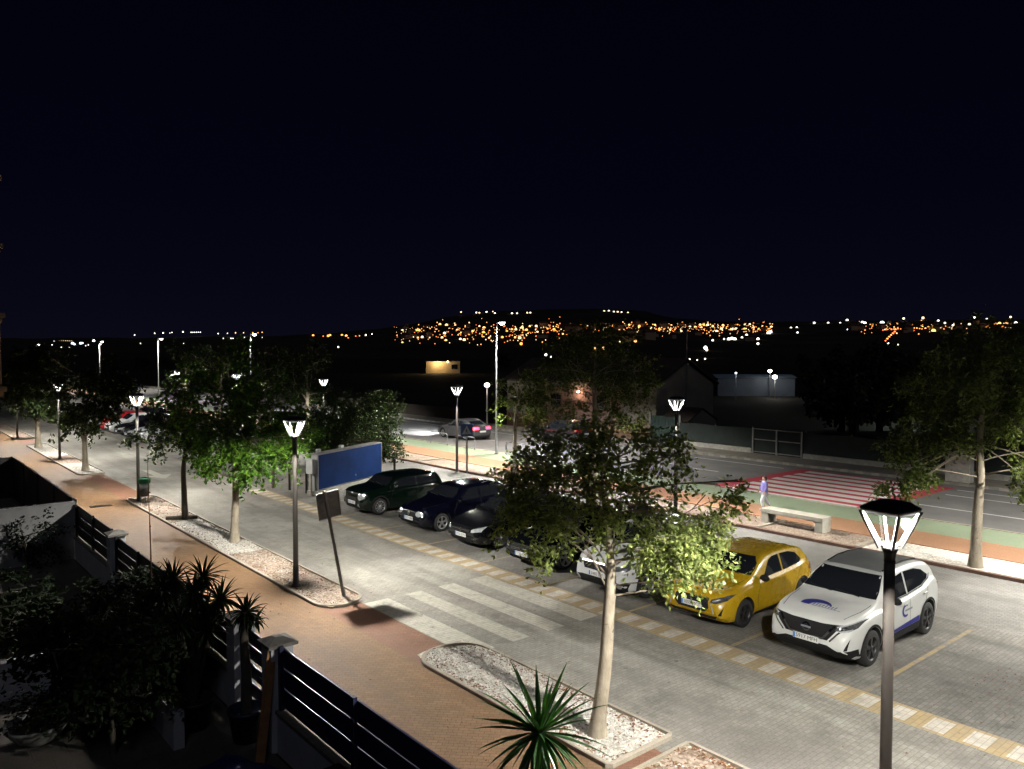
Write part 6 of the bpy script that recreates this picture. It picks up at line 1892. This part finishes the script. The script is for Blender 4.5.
# houses among the lights
hp = house('town_house', 'dim far house on the hillside among the town lights', (0, 0, 0), (14, 10, 7), 3, M['town_wall'], M['town_roof'])
hp['group'] = 'houses of the far hillside town'
first = True
for k in range(70):
    if rs.random() < .75: px, py = rs.uniform(398, 770), rs.uniform(324, 341)
    else: px, py = rs.uniform(850, 1015), rs.uniform(323, 334)
    p, D = hill_from_px(px, py)
    if first: o = hp; o.location = p; first = False
    else: o = dup(hp, p)
    o.rotation_euler.z = rs.random() * 3
    s_ = rs.uniform(.7, 1.5); o.scale = (s_, s_, s_ * rs.uniform(.8, 1.5)); o.location.z -= 3
# a few lamp posts in the dark middle distance
def mid_lamp(px, py, D, k, label, power, r_=.22, name='yard_lamp'):
    q = polar(px, D); z = CAM_H - (py - 353) * D / 781
    t = thing(name, label, 'yard lamp', (q[0], q[1], 0))
    mb = MB(); mb.tube([(0, 0, -1), (0, 0, z - .1)], [.08, .05], 8); mb.build('pole', M['pole_grey'], t)
    mb = MB(); mb.sphere((0, 0, z), (r_, r_, r_ * .8)); mb.build('lit_head', emit('yard_lamp_' + str(px), cols[k], 9), t)
    l = bpy.data.lights.new('bulb', 'POINT'); l.energy = power; l.color = cols[k]; l.shadow_soft_size = .2
    o = bpy.data.objects.new('bulb', l); o.location = (-.6, -.6, z - .45); col.objects.link(o); o.parent = t
mid_lamp(770, 371, 108, 'w', 'bright white yard lamp, higher of the close pair beyond the fence', 70, .28)
mid_lamp(775, 377, 104, 'w', 'bright white yard lamp, lower of the close pair beyond the fence', 70, .34)
mid_lamp(914, 377, 66, 'g', 'greenish white lamp shining inside a dark tree crown', 420, .2)
mid_lamp(965, 375, 70, 'w', 'single small white lamp seen through the big pavement tree', 60, .12)
mid_lamp(487, 385, 62, 'w', 'round white lamp beside the tall grey street light', 60, .22)
mid_lamp(736, 373, 100, 'b', 'cold lamp over the bluish industrial shed', 25, .12)

# ------------------------------------------------------------------ night sky and an added faint fill light
w = bpy.data.worlds.new('World'); scn.world = w; w.use_nodes = True
nt = w.node_tree; bg = nt.nodes['Background']
tc = nt.nodes.new('ShaderNodeTexCoord'); sp = nt.nodes.new('ShaderNodeSeparateXYZ'); nt.links.new(tc.outputs['Generated'], sp.inputs[0])
rp = nt.nodes.new('ShaderNodeValToRGB'); nt.links.new(sp.outputs['Z'], rp.inputs['Fac'])
e = rp.color_ramp.elements
e[0].position = 0.0; e[0].color = (.0032, .0032, .0078, 1)
e[1].position = .42; e[1].color = (.0006, .0007, .0034, 1)
x = e.new(.08); x.color = (.0020, .0021, .0068, 1); x = e.new(.2); x.color = (.0010, .0011, .0050, 1)
sky = nt.nodes.new('ShaderNodeTexSky'); sky.sky_type = 'NISHITA'; sky.sun_disc = False; sky.sun_elevation = R(-9); sky.sun_rotation = R(200)
mx = nt.nodes.new('ShaderNodeMix'); mx.data_type = 'RGBA'; mx.blend_type = 'ADD'; mx.inputs[0].default_value = .02
nt.links.new(rp.outputs[0], mx.inputs[6]); nt.links.new(sky.outputs[0], mx.inputs[7]); nt.links.new(mx.outputs[2], bg.inputs['Color'])
bg.inputs['Strength'].default_value = 1.0
sl = bpy.data.lights.new('garden_fill', 'SUN'); sl.energy = .1; sl.angle = R(12); sl.color = (.82, .86, 1.0)  # added sun fill for the garden, standing in for house light behind the camera
so = bpy.data.objects.new('garden_fill', sl); so.rotation_euler = (R(52), 0, R(-28)); col.objects.link(so)

# ------------------------------------------------------------------ render settings
scn.view_settings.view_transform = 'Standard'; scn.view_settings.look = 'None'; scn.view_settings.exposure = 0; scn.view_settings.gamma = 1
scn.cycles.use_denoising = True
try:
    scn.cycles.denoiser = 'OPENIMAGEDENOISE'
except Exception:
    pass
scn.cycles.max_bounces = 5; scn.cycles.diffuse_bounces = 2; scn.cycles.glossy_bounces = 3; scn.cycles.transmission_bounces = 3; scn.cycles.transparent_max_bounces = 8
scn.cycles.sample_clamp_indirect = 3; scn.cycles.sample_clamp_direct = 0
scn.cycles.caustics_reflective = False; scn.cycles.caustics_refractive = False
